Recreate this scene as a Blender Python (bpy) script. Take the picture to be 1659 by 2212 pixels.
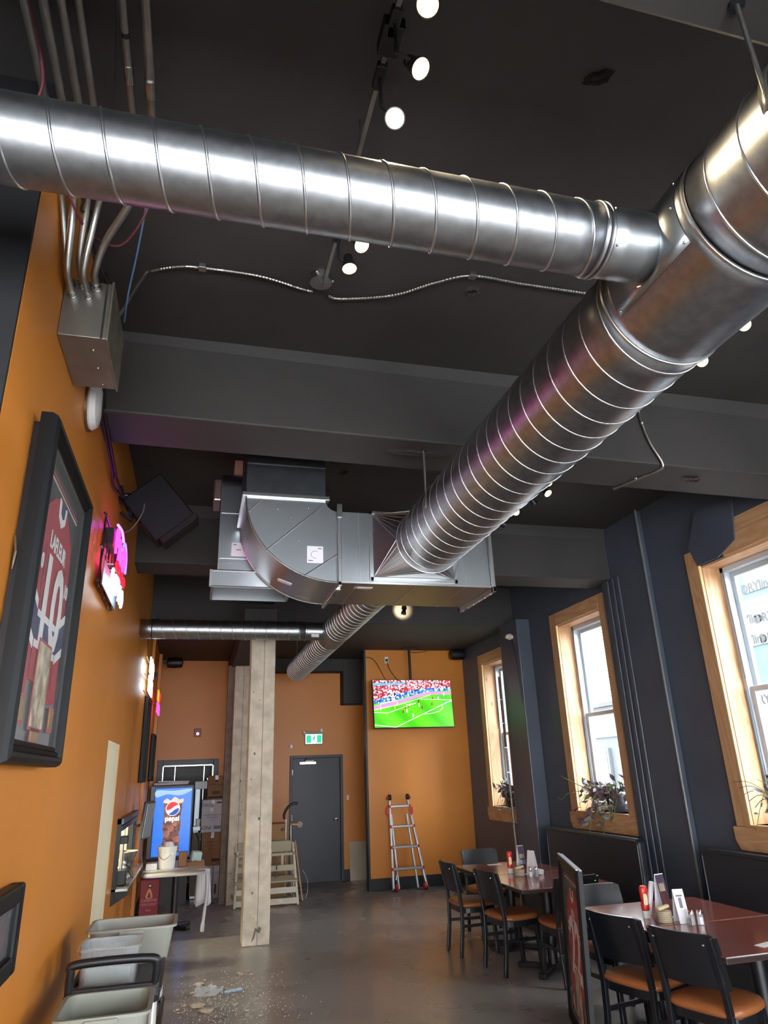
import bpy, bmesh, math, random
from mathutils import Vector, Matrix, Euler
random.seed(7)
for _o in list(bpy.data.objects): bpy.data.objects.remove(_o)
S = bpy.context.scene
COL = S.collection
PI = math.pi

# ------------------------------------------------------------------ camera
def make_camera():
    yaw, pitch, roll = (math.radians(a) for a in (15.3, 20.64, -2.1))
    f = Vector((math.sin(yaw)*math.cos(pitch), math.cos(yaw)*math.cos(pitch), math.sin(pitch)))
    r = Vector((math.cos(yaw), -math.sin(yaw), 0)); u = r.cross(f)
    c, s = math.cos(roll), math.sin(roll)
    R, U = c*r + s*u, -s*r + c*u
    cam = bpy.data.cameras.new('camera'); o = bpy.data.objects.new('camera', cam); COL.objects.link(o)
    M = Matrix((R, U, -f)).transposed().to_4x4(); M.translation = (0, 0, 1.78)
    o.matrix_world = M
    cam.sensor_fit = 'VERTICAL'; cam.sensor_height = 24; cam.sensor_width = 18
    cam.lens = 1482/2212*24; cam.clip_start = .05; cam.clip_end = 200
    S.camera = o
make_camera()

# ------------------------------------------------------------------ world, sky, exposure
W = bpy.data.worlds.new('overcast_sky'); S.world = W; W.use_nodes = True
_bg = W.node_tree.nodes['Background']
_bg.inputs[0].default_value = (.90, .95, 1, 1); _bg.inputs[1].default_value = 12
S.view_settings.view_transform = 'Standard'; S.view_settings.look = 'None'
S.view_settings.gamma = 1; S.view_settings.use_curve_mapping = False
S.view_settings.exposure = 0.9

XL, XR, CEIL, BEAMZ = -.68, 4.66, 4.4, 3.78
WINS = [(10.2, 11.02, 1.2, 3.40), (7.26, 8.34, 1.24, 3.53), (4.40, 5.44, 1.24, 3.53),
        (1.3, 2.5, 1.24, 3.53), (-1.8, -.6, 1.24, 3.53)]          # openings: y0, y1, z0, z1

def portal(name, loc, rot, sx, sy):
    L = bpy.data.lights.new(name, 'AREA'); L.shape = 'RECTANGLE'; L.size = sx; L.size_y = sy
    L.cycles.is_portal = True
    o = bpy.data.objects.new(name, L); COL.objects.link(o); o.location = loc; o.rotation_euler = rot
for _i, (y0, y1, z0, z1) in enumerate(WINS):
    portal('window_daylight', (5.02, (y0+y1)/2, (z0+z1)/2), (0, PI/2, 0), z1-z0, y1-y0)
portal('storefront_daylight', (.45, -3.12, 1.55), (-PI/2, 0, 0), 7.9, 2.4)

# ------------------------------------------------------------------ materials
MATS = {}
def _rgb(c):
    if isinstance(c, str):
        c = c.lstrip('#'); v = [int(c[i:i+2], 16)/255 for i in (0, 2, 4)]
        return tuple(((x/12.92) if x <= .04045 else ((x+.055)/1.055)**2.4) for x in v) + (1,)
    return tuple(c)[:3] + (1,)
def mat(name, col, rough=.5, metal=0., var=None, bump=None, emit=None, alpha=None, trans=0., coat=0., spec=None, stretch=None, rvar=None):
    """procedural principled material. var=(scale, amount[, colour2]); bump=(scale, strength)"""
    if name in MATS: return MATS[name]
    m = bpy.data.materials.new(name); m.use_nodes = True; MATS[name] = m
    nt = m.node_tree; n = nt.nodes; l = nt.links; p = n['Principled BSDF']
    c = _rgb(col)
    p.inputs['Base Color'].default_value = c; p.inputs['Roughness'].default_value = rough
    p.inputs['Metallic'].default_value = metal
    if coat: p.inputs['Coat Weight'].default_value = coat; p.inputs['Coat Roughness'].default_value = .15
    if spec is not None: p.inputs['Specular IOR Level'].default_value = spec
    if trans: p.inputs['Transmission Weight'].default_value = trans; p.inputs['IOR'].default_value = 1.45
    if alpha is not None: p.inputs['Alpha'].default_value = alpha
    if emit: p.inputs['Emission Color'].default_value = _rgb(emit[0]); p.inputs['Emission Strength'].default_value = emit[1]
    def coords(sc):
        tc = n.new('ShaderNodeTexCoord'); mp = n.new('ShaderNodeMapping')
        geo = n.new('ShaderNodeNewGeometry')
        l.new(geo.outputs['Position'] if stretch is None or stretch[0] == 'W' else tc.outputs['Object'], mp.inputs[0])
        if stretch: mp.inputs['Scale'].default_value = stretch[1]
        return mp.outputs[0]
    if var:
        no = n.new('ShaderNodeTexNoise'); no.inputs['Scale'].default_value = var[0]; no.inputs['Detail'].default_value = 6
        l.new(coords(1), no.inputs['Vector'])
        mx = n.new('ShaderNodeMix'); mx.data_type = 'RGBA'
        c2 = _rgb(var[2]) if len(var) > 2 else tuple(max(0, x*(1-var[1])) for x in c[:3]) + (1,)
        mx.inputs[6].default_value = c; mx.inputs[7].default_value = c2
        rp = n.new('ShaderNodeMapRange'); rp.inputs[1].default_value = .35; rp.inputs[2].default_value = .68
        l.new(no.outputs[0], rp.inputs[0]); 
        if len(var) > 2: rp.inputs[4].default_value = var[1]
        l.new(rp.outputs[0], mx.inputs[0]); l.new(mx.outputs[2], p.inputs['Base Color'])
        if rvar:
            r2 = n.new('ShaderNodeMapRange'); r2.inputs[1].default_value = .3; r2.inputs[2].default_value = .7
            r2.inputs[3].default_value = rough-rvar; r2.inputs[4].default_value = rough+rvar
            l.new(no.outputs[0], r2.inputs[0]); l.new(r2.outputs[0], p.inputs['Roughness'])
    if bump:
        nb = n.new('ShaderNodeTexNoise'); nb.inputs['Scale'].default_value = bump[0]; nb.inputs['Detail'].default_value = 5
        l.new(coords(1), nb.inputs['Vector'])
        bp = n.new('ShaderNodeBump'); bp.inputs['Strength'].default_value = bump[1]; bp.inputs['Distance'].default_value = .01
        l.new(nb.outputs[0], bp.inputs['Height']); l.new(bp.outputs[0], p.inputs['Normal'])
    return m
def wood(name, c1, c2, along='Z', scale=6., rough=.5, knots=0., coat=0.):
    if name in MATS: return MATS[name]
    m = mat(name, c1, rough, coat=coat); nt = m.node_tree; n = nt.nodes; l = nt.links; p = n['Principled BSDF']
    g = n.new('ShaderNodeNewGeometry'); mp = n.new('ShaderNodeMapping'); l.new(g.outputs['Position'], mp.inputs[0])
    sc = {'X': (.12, 1, 1), 'Y': (1, .12, 1), 'Z': (1, 1, .12)}[along]; mp.inputs['Scale'].default_value = sc
    no = n.new('ShaderNodeTexNoise'); no.inputs['Scale'].default_value = scale; no.inputs['Detail'].default_value = 3; no.inputs['Distortion'].default_value = .6
    l.new(mp.outputs[0], no.inputs['Vector'])
    ma = n.new('ShaderNodeMath'); ma.operation = 'MULTIPLY'; ma.inputs[1].default_value = 9; l.new(no.outputs[0], ma.inputs[0])
    fr = n.new('ShaderNodeMath'); fr.operation = 'PINGPONG'; fr.inputs[1].default_value = .5; l.new(ma.outputs[0], fr.inputs[0])
    mr = n.new('ShaderNodeMapRange'); mr.inputs[2].default_value = .5; l.new(fr.outputs[0], mr.inputs[0])
    mx = n.new('ShaderNodeMix'); mx.data_type = 'RGBA'; mx.inputs[6].default_value = _rgb(c1); mx.inputs[7].default_value = _rgb(c2)
    l.new(mr.outputs[0], mx.inputs[0]); out = mx.outputs[2]
    if knots:
        mp2 = n.new('ShaderNodeMapping'); l.new(g.outputs['Position'], mp2.inputs[0]); mp2.inputs['Scale'].default_value = tuple(1 if v == 1 else .5 for v in sc)
        vo = n.new('ShaderNodeTexVoronoi'); vo.inputs['Scale'].default_value = 3.4; l.new(mp2.outputs[0], vo.inputs['Vector'])
        k = n.new('ShaderNodeMapRange'); k.inputs[1].default_value = .04; k.inputs[2].default_value = .10; k.inputs[3].default_value = knots; k.inputs[4].default_value = 0
        l.new(vo.outputs['Distance'], k.inputs[0])
        m2 = n.new('ShaderNodeMix'); m2.data_type = 'RGBA'; m2.inputs[7].default_value = _rgb('#6a3a1c'); l.new(out, m2.inputs[6]); l.new(k.outputs[0], m2.inputs[0]); out = m2.outputs[2]
    l.new(out, p.inputs['Base Color'])
    return m

orange = mat('orange_wall_paint', '#cf812c', .42, var=(1.1, .10), bump=(160, .05))
black_ceiling = mat('flat_black_ceiling_paint', '#373432', .66, var=(1.6, .22), bump=(24, .18))
charcoal = mat('charcoal_wall_paint', '#4b525e', .40, var=(2.2, .16), bump=(18, .12))
blacktrim = mat('black_trim_paint', '#17181b', .4)
dark_door = mat('dark_grey_door_paint', '#34353b', .45, var=(3, .08))
galv = mat('galvanised_sheet_steel', '#a2a4a7', .36, 1., var=(26, .22))
galv_seam = mat('galvanised_seam', '#c6c7c8', .3, 1.)
galv_flat = mat('galvanised_flat_sheet', '#a6aaad', .34, 1.)
steel = mat('brushed_stainless_steel', '#c9c9c6', .25, 1., var=(20, .15))
zinc = mat('zinc_conduit', '#b0aea8', .38, 1., var=(12, .2))
alu = mat('ladder_aluminium', '#c8cace', .3, .9)
chrome = mat('chrome', '#dddddd', .1, 1.)
concrete = mat('raw_concrete', '#d0c4b0', .85, var=(7, .30), bump=(34, .5))
black_wood = mat('black_stained_wood', '#15161a', .33, var=(6, .2))
tan_vinyl = mat('tan_vinyl_seat', '#925630', .34, var=(5, .15), bump=(220, .06))
black_vinyl = mat('black_vinyl', '#25282e', .36, bump=(260, .08))
black_plastic = mat('black_plastic', '#131316', .45)
grey_plastic = mat('grey_plastic_tub', '#8d8d83', .45, var=(4, .08))
white_plastic = mat('white_plastic', '#e4e2dc', .4)
red_plastic = mat('red_plastic', '#c0241d', .32)
cardboard = mat('brown_cardboard', '#8b6242', .8, var=(9, .12))
white_card = mat('white_cardboard', '#b9b4bb', .75, var=(7, .06))
paper = mat('white_paper', '#dcd9dc', .7)
ink = mat('black_ink', '#26221f', .7)
cable_black = mat('black_cable', '#0e0e10', .5)
cable_blue = mat('blue_cable', '#4b6c8e', .5)
cable_maroon = mat('maroon_cable', '#5a1f2b', .5)
pine = wood('knotty_pine_vertical', '#c49b74', '#b3855a', 'Z', 5, .5, .85)
pine_h = wood('knotty_pine_horizontal', '#c9a077', '#b88a5f', 'Y', 5, .5, .85)
table_wood = wood('cherry_laminate', '#8a4a3c', '#743b30', 'Y', 9, .16, coat=.4)
vinyl_frame = mat('window_vinyl', '#b9c0c6', .4)
glass = mat('clear_glass', '#ffffff', .02, alpha=.08, spec=.6)
acrylic = mat('clear_plastic', '#c4cacc', .1, alpha=.35)

# ------------------------------------------------------------------ mesh helpers
class B:
    def __init__(s): s.v = []; s.f = []
    def add(s, vs, fs):
        k = len(s.v); s.v += [tuple(v) for v in vs]; s.f += [tuple(i+k for i in f) for f in fs]; return s
    def box(s, lo, hi):
        (a, b, c), (d, e, g) = lo, hi
        return s.add([(a,b,c),(d,b,c),(d,e,c),(a,e,c),(a,b,g),(d,b,g),(d,e,g),(a,e,g)],
                     [(3,2,1,0),(4,5,6,7),(0,1,5,4),(1,2,6,5),(2,3,7,6),(3,0,4,7)])
    def obox(s, c, size, rot=(0,0,0)):
        M = rot if isinstance(rot, Matrix) else Euler(rot).to_matrix(); c = Vector(c); h = Vector(size)/2
        vs = [c + M @ Vector((x*h.x, y*h.y, z*h.z)) for z in (-1,1) for x, y in ((-1,-1),(1,-1),(1,1),(-1,1))]
        return s.add(vs, [(3,2,1,0),(4,5,6,7),(0,1,5,4),(1,2,6,5),(2,3,7,6),(3,0,4,7)])
    def bar(s, p0, p1, w, t, up=(0,0,1)):
        p0, p1 = Vector(p0), Vector(p1); d = (p1-p0); L = d.length; d.normalize()
        x = d.cross(Vector(up)); 
        if x.length < 1e-4: x = d.cross(Vector((0,1,0)))
        x.normalize(); y = x.cross(d)
        return s.obox((p0+p1)/2, (w, L, t), Matrix((x, d, y)).transposed())
    def tube(s, pts, r, seg=10, closed=False, caps=True):
        P = [Vector(p) for p in pts]; n = len(P); R = r if isinstance(r, (list, tuple)) else [r]*n
        rings = []; up = None
        for i in range(n):
            if closed: t = P[(i+1) % n]-P[i-1]
            else: t = (P[min(i+1, n-1)]-P[max(i-1, 0)])
            t.normalize()
            if up is None:
                up = Vector((0,0,1)) if abs(t.z) < .9 else Vector((1,0,0))
            a = t.cross(up); 
            if a.length < 1e-5: a = t.cross(Vector((0,1,.2)))
            a.normalize(); b = a.cross(t); up = b
            rings.append([P[i] + R[i]*(math.cos(2*PI*k/seg)*a + math.sin(2*PI*k/seg)*b) for k in range(seg)])
        vs = [v for rg in rings for v in rg]; fs = []
        for i in range(n if closed else n-1):
            j = (i+1) % n
            for k in range(seg):
                fs.append((i*seg+k, i*seg+(k+1) % seg, j*seg+(k+1) % seg, j*seg+k))
        if not closed and caps: fs += [tuple(range(seg-1, -1, -1)), tuple((n-1)*seg+k for k in range(seg))]
        return s.add(vs, fs)
    def cyl(s, p0, p1, r, seg=16, r2=None): return s.tube([p0, p1], [r, r if r2 is None else r2], seg)
    def lathe(s, prof, c=(0,0,0), seg=20, M=None, sx=1., sy=1.):
        c = Vector(c); vs = []; n = len(prof)
        for r, z in prof:
            for k in range(seg):
                a = 2*PI*k/seg; v = Vector((r*sx*math.cos(a), r*sy*math.sin(a), z)); vs.append(c + (M @ v if M else v))
        fs = [(i*seg+k, i*seg+(k+1) % seg, (i+1)*seg+(k+1) % seg, (i+1)*seg+k) for i in range(n-1) for k in range(seg)]
        if prof[0][0] > 1e-6: fs.append(tuple(range(seg-1, -1, -1)))
        if prof[-1][0] > 1e-6: fs.append(tuple((n-1)*seg+k for k in range(seg)))
        return s.add(vs, fs)
    def prism(s, poly, o, u, v, w):
        """polygon of (a,b) in plane o + a*u + b*v, extruded by vector w"""
        o, u, v, w = map(Vector, (o, u, v, w)); n = len(poly)
        a = [o + p*u + q*v for p, q in poly]; 
        nrm = u.cross(v); area = sum(poly[i][0]*poly[(i+1) % n][1]-poly[(i+1) % n][0]*poly[i][1] for i in range(n))
        flip = (nrm.dot(w) > 0) == (area > 0)
        f0 = tuple(range(n)); f1 = tuple(range(2*n-1, n-1, -1)); sd = [(i+n, (i+1) % n+n, (i+1) % n, i) for i in range(n)]
        fs = [f0, f1] + sd
        if flip: fs = [tuple(reversed(f)) for f in fs]
        return s.add(a + [p + w for p in a], fs)
    def ball(s, c, r, seg=12, rings=8, sx=1, sy=1, sz=1):
        return s.lathe([(max(1e-7, r*math.sin(PI*i/rings)), -r*sz*math.cos(PI*i/rings)) for i in range(rings+1)], c, seg, None, sx, sy)
    def grid(s, rows):
        n = len(rows[0]); vs = [p for r in rows for p in r]
        return s.add(vs, [(i*n+j, i*n+j+1, (i+1)*n+j+1, (i+1)*n+j) for i in range(len(rows)-1) for j in range(n-1)])

def wloc(o):
    v = Vector((0,0,0))
    while o: v += o.location; o = o.parent
    return v
def obj(name, b, m, parent=None, smooth=False, bevel=0., angle=40, seg=2, label=None, cat=None, group=None, kind=None, solid=0.):
    """link the builder's shape as ONE mesh object; coordinates are world coordinates"""
    vs = [Vector(v) for v in b.v]
    if parent: off = wloc(parent)
    else:
        lo = [min(v[i] for v in vs) for i in range(3)]; hi = [max(v[i] for v in vs) for i in range(3)]
        off = Vector(((lo[0]+hi[0])/2, (lo[1]+hi[1])/2, lo[2]))
    me = bpy.data.meshes.new(name); me.from_pydata([v-off for v in vs], [], b.f); me.update()
    if m: me.materials.append(m)
    if smooth:
        for p in me.polygons: p.use_smooth = True
        me.set_sharp_from_angle(angle=math.radians(angle))
    o = bpy.data.objects.new(name, me); COL.objects.link(o)
    if parent: o.parent = parent
    else: o.location = off
    if solid:
        md = o.modifiers.new('thickness', 'SOLIDIFY'); md.thickness = solid; md.offset = 0
    if bevel:
        md = o.modifiers.new('edges', 'BEVEL'); md.width = bevel; md.segments = seg; md.limit_method = 'ANGLE'; md.angle_limit = math.radians(40)
    tag(o, label, cat, group, kind)
    return o
def tag(o, label=None, cat=None, group=None, kind=None):
    if label: o['label'] = label
    if cat: o['category'] = cat
    if group: o['group'] = group
    if kind: o['kind'] = kind
    return o
def thing(name, loc=(0,0,0), label=None, cat=None, group=None, kind=None, parent=None):
    o = bpy.data.objects.new(name, None); COL.objects.link(o); o.empty_display_size = .1
    o.location = Vector(loc) - (wloc(parent) if parent else Vector((0,0,0))); o.parent = parent
    return tag(o, label, cat, group, kind)
def dup(root, loc=None, rotz=None, label=None, parent=None):
    r = root.copy(); COL.objects.link(r)
    if parent: r.parent = parent
    if loc is not None: r.location = loc
    if rotz is not None: r.rotation_euler = (0, 0, rotz)
    if label: r['label'] = label
    for ch in list(root.children): dup(ch, parent=r)
    return r
def text(s, size, m, parent, o, u, v, name='lettering', align='CENTER', depth=.0008, sx=1., label=None, bold=0.):
    """flat lettering: origin o, reading direction u, up direction v"""
    cu = bpy.data.curves.new('txt', 'FONT'); cu.body = s; cu.size = size; cu.align_x = align; cu.align_y = 'CENTER'; cu.extrude = depth; cu.offset = bold; cu.resolution_u = 3
    ob = bpy.data.objects.new('txt', cu); COL.objects.link(ob)
    dg = bpy.context.evaluated_depsgraph_get(); me = bpy.data.meshes.new_from_object(ob.evaluated_get(dg))
    bpy.data.objects.remove(ob); bpy.data.curves.remove(cu)
    u = Vector(u).normalized(); v = Vector(v).normalized(); w = u.cross(v); off = Vector(o) - (wloc(parent) if parent else Vector((0,0,0)))
    for vt in me.vertices: vt.co = off + vt.co.x*sx*u + vt.co.y*v + vt.co.z*w
    me.materials.clear(); me.materials.append(m); me.name = name
    t = bpy.data.objects.new(name, me); COL.objects.link(t); t.parent = parent
    if label: t['label'] = label
    return t
def smoothpath(pts, n=6):
    P = [Vector(p) for p in pts]; out = []
    for i in range(len(P)-1):
        a, b, c, d = P[max(i-1, 0)], P[i], P[i+1], P[min(i+2, len(P)-1)]
        for k in range(n):
            t = k/n
            out.append(.5*((2*b)+(c-a)*t+(2*a-5*b+4*c-d)*t*t+(3*b-a-3*c+d)*t**3))
    return out + [P[-1]]
def smooth_poly(pts, n=5):
    P = [Vector((p[0], p[1], 0)) for p in pts]; N = len(P); out = []
    for i in range(N):
        a, b, c, d = P[i-1], P[i], P[(i+1) % N], P[(i+2) % N]
        for k in range(n):
            t = k/n; q = .5*((2*b)+(c-a)*t+(2*a-5*b+4*c-d)*t*t+(3*b-a-3*c+d)*t**3); out.append((q.x, q.y))
    return out
def circle(r, n=24, cx=0, cy=0, sx=1, sy=1): return [(cx+r*sx*math.cos(2*PI*k/n), cy+r*sy*math.sin(2*PI*k/n)) for k in range(n)]
def rrect(w, h, r, n=4, cx=0, cy=0):
    out = []
    for sx, sy, a0 in ((1,1,0), (-1,1,90), (-1,-1,180), (1,-1,270)):
        for k in range(n+1):
            a = math.radians(a0+90*k/n); out.append((cx+sx*(w/2-r)+r*math.cos(a), cy+sy*(h/2-r)+r*math.sin(a)))
    return out
# ================================================================== the setting
def struct(name, b, m, parent=None, **k): return obj(name, b, m, parent, kind='structure', **k)
# floor: polished, mottled concrete
fm = mat('polished_concrete_floor', '#8d8883', .27, var=(1.1, .20), bump=(5, .05), rvar=.10, coat=.15)
_n = fm.node_tree.nodes; _l = fm.node_tree.links
_v = _n.new('ShaderNodeTexVoronoi'); _v.feature = 'DISTANCE_TO_EDGE'; _v.inputs['Scale'].default_value = .22
_w = _n.new('ShaderNodeTexNoise'); _w.inputs['Scale'].default_value = 1.5
_g = _n.new('ShaderNodeNewGeometry'); _ad = _n.new('ShaderNodeVectorMath'); _ad.operation = 'ADD'
_l.new(_g.outputs['Position'], _ad.inputs[0]); _l.new(_g.outputs['Position'], _w.inputs['Vector'])
_sc = _n.new('ShaderNodeVectorMath'); _sc.operation = 'SCALE'; _sc.inputs[3].default_value = .8; _l.new(_w.outputs['Color'], _sc.inputs[0]); _l.new(_sc.outputs[0], _ad.inputs[1])
_l.new(_ad.outputs[0], _v.inputs['Vector'])
_cr = _n.new('ShaderNodeMapRange'); _cr.inputs[1].default_value = .0; _cr.inputs[2].default_value = .0022; _cr.inputs[3].default_value = .4; _cr.inputs[4].default_value = 0
_l.new(_v.outputs['Distance'], _cr.inputs[0])
_mx = _n.new('ShaderNodeMix'); _mx.data_type = 'RGBA'; _mx.inputs[7].default_value = _rgb('#2d2a27')
_pb = _n['Principled BSDF']; _src = _pb.inputs['Base Color'].links[0].from_socket
_l.new(_src, _mx.inputs[6]); _l.new(_cr.outputs[0], _mx.inputs[0]); _l.new(_mx.outputs[2], _pb.inputs['Base Color'])
struct('floor', B().box((-4, -3.2, -.2), (5.0, 15.4, 0)), fm)
struct('ceiling', B().box((-4, -3.2, CEIL), (5.0, 15.4, CEIL+.25)), black_ceiling)
# concrete beams painted black, running across the room
for nm, y0, y1 in (('ceiling_beam', .66, 1.09), ('ceiling_beam', 3.89, 4.33), ('ceiling_beam', 6.87, 7.3)):
    sk = .097 if 3 < y0 < 4 else 0          # the middle beam sags towards the windows
    b = B().prism([(y0-.03, CEIL+.02), (y0+.0, CEIL-.12), (y0, BEAMZ), (y1, BEAMZ), (y1, CEIL-.12), (y1+.03, CEIL+.02)], (-4, 0, sk), (0,1,0), (0,0,1), (9.0, 0, -sk*1.04))
    bo = struct(nm, b, black_ceiling, bevel=.012)
struct('ceiling_soffit', B().box((XL-.2, 9.7, 3.8), (XR+.3, 13.5, CEIL+.02)), black_ceiling, bevel=.01)
struct('ceiling_beam', B().box((.52, 8.93, 3.48), (.95, 13.32, 3.82)), black_ceiling, bevel=.01)
struct('ceiling_beam', B().box((.5, 7.3, 4.05), (.98, 9.72, CEIL+.02)), black_ceiling, bevel=.01)
struct('ceiling_beam', B().box((.95, 13.0, 3.57), (2.64, 13.4, 3.82)), black_ceiling)
struct('ceiling_soffit', B().box((2.64, 13.0, 2.97), (3.6, 13.36, 3.82)), black_ceiling, bevel=.008)
# spalled patches where anchors or old fixings were torn out of the concrete
def spall(name, c, nrm, rx, ry, seed, ang=0):
    rd = random.Random(seed); nrm = Vector(nrm); u = Vector((1,0,0)); v = nrm.cross(u)
    ca, sa = math.cos(ang), math.sin(ang); u, v = ca*u+sa*v, -sa*u+ca*v
    n = 16; poly = [((rx*rd.uniform(.75, 1.1))*math.cos(2*PI*k/n), (ry*rd.uniform(.7, 1.15))*math.sin(2*PI*k/n)) for k in range(n)]
    b = B(); c = Vector(c)
    out = [c + a*u + q*v for a, q in poly]; mid = [c + .72*a*u + .72*q*v + nrm*rd.uniform(.012, .02) for a, q in poly]; inn = [c + .5*a*u+.45*q*v + nrm*rd.uniform(.0, .006) for a, q in poly]
    b.add(out+mid+inn, [(k, (k+1) % n, n+(k+1) % n, n+k) for k in range(n)] + [(n+k, n+(k+1) % n, 2*n+(k+1) % n, 2*n+k) for k in range(n)] + [tuple(range(2*n, 3*n))])
    return obj(name, b, mat('exposed_dark_concrete', '#2b2623', .9, bump=(60, .8)), kind='structure')
spall('ceiling_scar', (1.44, 1.69, CEIL), (0,0,-1), .07, .035, 1, .5)
spall('ceiling_scar', (1.42, 3.06, CEIL), (0,0,-1), .05, .05, 2)
spall('ceiling_scar', (1.35, 3.98, BEAMZ), (0,0,-1), .26, .035, 3, .05)
spall('ceiling_scar', (3.55, 4.05, BEAMZ), (0,0,-1), .09, .03, 4)
for k, (x, y) in enumerate(((.95, 5.1), (1.05, 5.5), (1.0, 5.9), (1.12, 6.2), (1.2, 5.75))): spall('ceiling_scar', (x, y, CEIL), (0,0,-1), .05, .03, 10+k, k)

# left wall, orange: door opening panel and kitchen hatch
DO = (6.22, 7.18, 2.09); HA = (7.66, 9.72, .80, 1.38)
b = B()
for lo, hi in (((XL-.05, 2.24, 0), (XL, DO[0], CEIL)), ((XL-.05, DO[0], DO[2]), (XL, DO[1], CEIL)), ((XL-.05, DO[1], 0), (XL, HA[0], CEIL)),
               ((XL-.05, HA[0], 0), (XL, HA[1], HA[2])), ((XL-.05, HA[0], HA[3]), (XL, HA[1], CEIL)), ((XL-.05, HA[1], 0), (XL, 13.5, CEIL))): b.box(lo, hi)
wl = struct('wall_left', b, orange)
struct('wall_front_left', B().box((-4.0, 2.22, 0), (XL-.001, 2.45, CEIL)), mat('black_partition_paint', '#161517', .6))
struct('wall_near_left', B().box((-4.0, -3.2, 0), (-3.9, 2.3, CEIL)), mat('black_partition_paint', '#161517', .6))
b = B().box((XL-.06, DO[0], 0), (XL-.004, DO[1], DO[2]))
dr = struct('door_1', b, mat('cream_door_paint', '#fff2cc', .45, var=(2, .05)))
tag(dr, 'flush cream door set into the orange wall')
# shallow orange pilasters on the left wall
for y0, y1, d, zt in ((10.62, 10.75, .04, 3.8), (12.55, 12.67, .05, 3.8)): struct('trim_pilaster', B().box((XL, y0, 0), (XL+d, y1, zt)), orange)
# back wall with the grey door and the wide opening on the left
YB = 13.32; D2 = (1.74, 2.62, 2.04); D3 = (-.52, .34, 1.99)
b = B()
for lo, hi in (((XL-.2, YB, 0), (D3[0], YB+.2, CEIL)), ((D3[0], YB, D3[2]), (D3[1], YB+.2, CEIL)), ((D3[1], YB, 0), (D2[0], YB+.2, CEIL)),
               ((D2[0], YB, D2[2]), (D2[1], YB+.2, CEIL)), ((D2[1], YB, 0), (XR+.3, YB+.2, CEIL))): b.box(lo, hi)
struct('wall_back', b, orange)
struct('wall_screen', B().box((2.82, 11.97, 0), (XR+.3, 12.10, CEIL)), orange)
struct('trim_corner_bead', B().box((2.80, 11.955, 0), (2.832, 12.11, 3.8)), blacktrim)
struct('baseboard_screen', B().box((2.83, 11.95, 0), (XR, 11.97, .17)), blacktrim, bevel=.004)
struct('baseboard_back', B().box((2.67, 13.30, 0), (4.6, 13.32, .17)), blacktrim)
struct('baseboard_left', B().box((XL, 9.9, 0), (XL+.018, 13.3, .14)), blacktrim, bevel=.003)
# grey steel door
d = thing('door_2', ((D2[0]+D2[1])/2, YB, 0), 'dark grey flush steel door with closer and lever handle', kind='structure')
b = B(); y = YB-.012
for lo, hi in (((D2[0]-.05, y-.02, 0), (D2[0], YB+.12, D2[2]+.05)), ((D2[1], y-.02, 0), (D2[1]+.05, YB+.12, D2[2]+.05)), ((D2[0], y-.02, D2[2]), (D2[1], YB+.12, D2[2]+.05))): b.box(lo, hi)
obj('door_frame', b, dark_door, d, bevel=.004)
obj('door_leaf', B().box((D2[0]+.004, YB+.01, .0), (D2[1]-.004, YB+.055, D2[2]-.004)), dark_door, d, bevel=.003)
h = obj('door_closer', B().box((1.86, YB-.055, 1.93), (2.17, YB+.012, 1.985)), steel, d, bevel=.008)
obj('closer_arm', B().bar((1.97, YB-.05, 1.99), (1.99, YB-.03, 2.055), .03, .012).bar((1.97, YB-.05, 1.99), (2.12, YB-.09, 1.995), .02, .01), steel, h)
h = obj('handle_rose', B().lathe([(.032, 0), (.032, .01), (.02, .014)], (2.55, YB+.012, .985), 20, Matrix.Rotation(PI/2, 3, 'X')), steel, d, smooth=True)
obj('lever_handle', B().tube([(2.55, YB, .985), (2.55, YB-.045, .985), (2.53, YB-.055, .985), (2.43, YB-.055, .98)], [.011, .011, .011, .009], 10), steel, h, smooth=True)
for z in (.25, 1.05, 1.8): obj('hinge', B().cyl((D2[0]-.002, YB-.03, z-.05), (D2[0]-.002, YB-.03, z+.05), .008, 10), steel, d, smooth=True)
struct('wall_light_block', B().box((1.3, 14.6, 0), (3.0, 14.8, 3)).box((1.3, YB+.2, 0), (1.4, 14.7, 3)).box((2.9, YB+.2, 0), (3.0, 14.7, 3)).box((1.3, YB+.2, 2.4), (3.0, 14.7, 2.5)), mat('storeroom_wall', '#4c4038', .7))  # unseen walls added so no outside light shows under the door
# framed opening on the left of the back wall, dark store room with cabinets behind
d = thing('door_3', (-.09, YB, 0), 'black framed opening into a dark store room', kind='structure')
b = B()
for lo, hi in (((D3[0]-.09, YB-.03, 0), (D3[0], YB+.2, D3[2]+.09)), ((D3[1], YB-.03, 0), (D3[1]+.09, YB+.2, D3[2]+.09)), ((D3[0], YB-.03, D3[2]), (D3[1], YB+.2, D3[2]+.09))): b.box(lo, hi)
obj('door_frame', b, mat('navy_black_frame_paint', '#2b2e38', .4), d, bevel=.005)
b = B()
for lo, hi in (((D3[0], YB-.02, 0), (D3[0]+.018, YB, D3[2])), ((D3[1]-.018, YB-.02, 0), (D3[1], YB, D3[2])), ((D3[0], YB-.02, D3[2]-.018), (D3[1], YB, D3[2]))): b.box(lo, hi)
obj('metal_edge', b, steel, d)
store = mat('dark_brown_cabinet', '#3a2520', .4)
struct('wall_storeroom', B().box((-1.0, 15.1, 0), (1.0, 15.3, 3.0)).box((-.95, YB+.2, 0), (-.85, 15.2, 3.0)).box((.8, YB+.2, 0), (.9, 15.2, 3.0)).box((-.95, YB+.2, 2.9), (.9, 15.2, 3.0)), mat('storeroom_wall', '#4c4038', .7))
c = thing('storeroom_cabinet', (-.05, 14.4, 0), 'dark brown tall cabinet doors seen through the black framed opening', 'cabinet')
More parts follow.
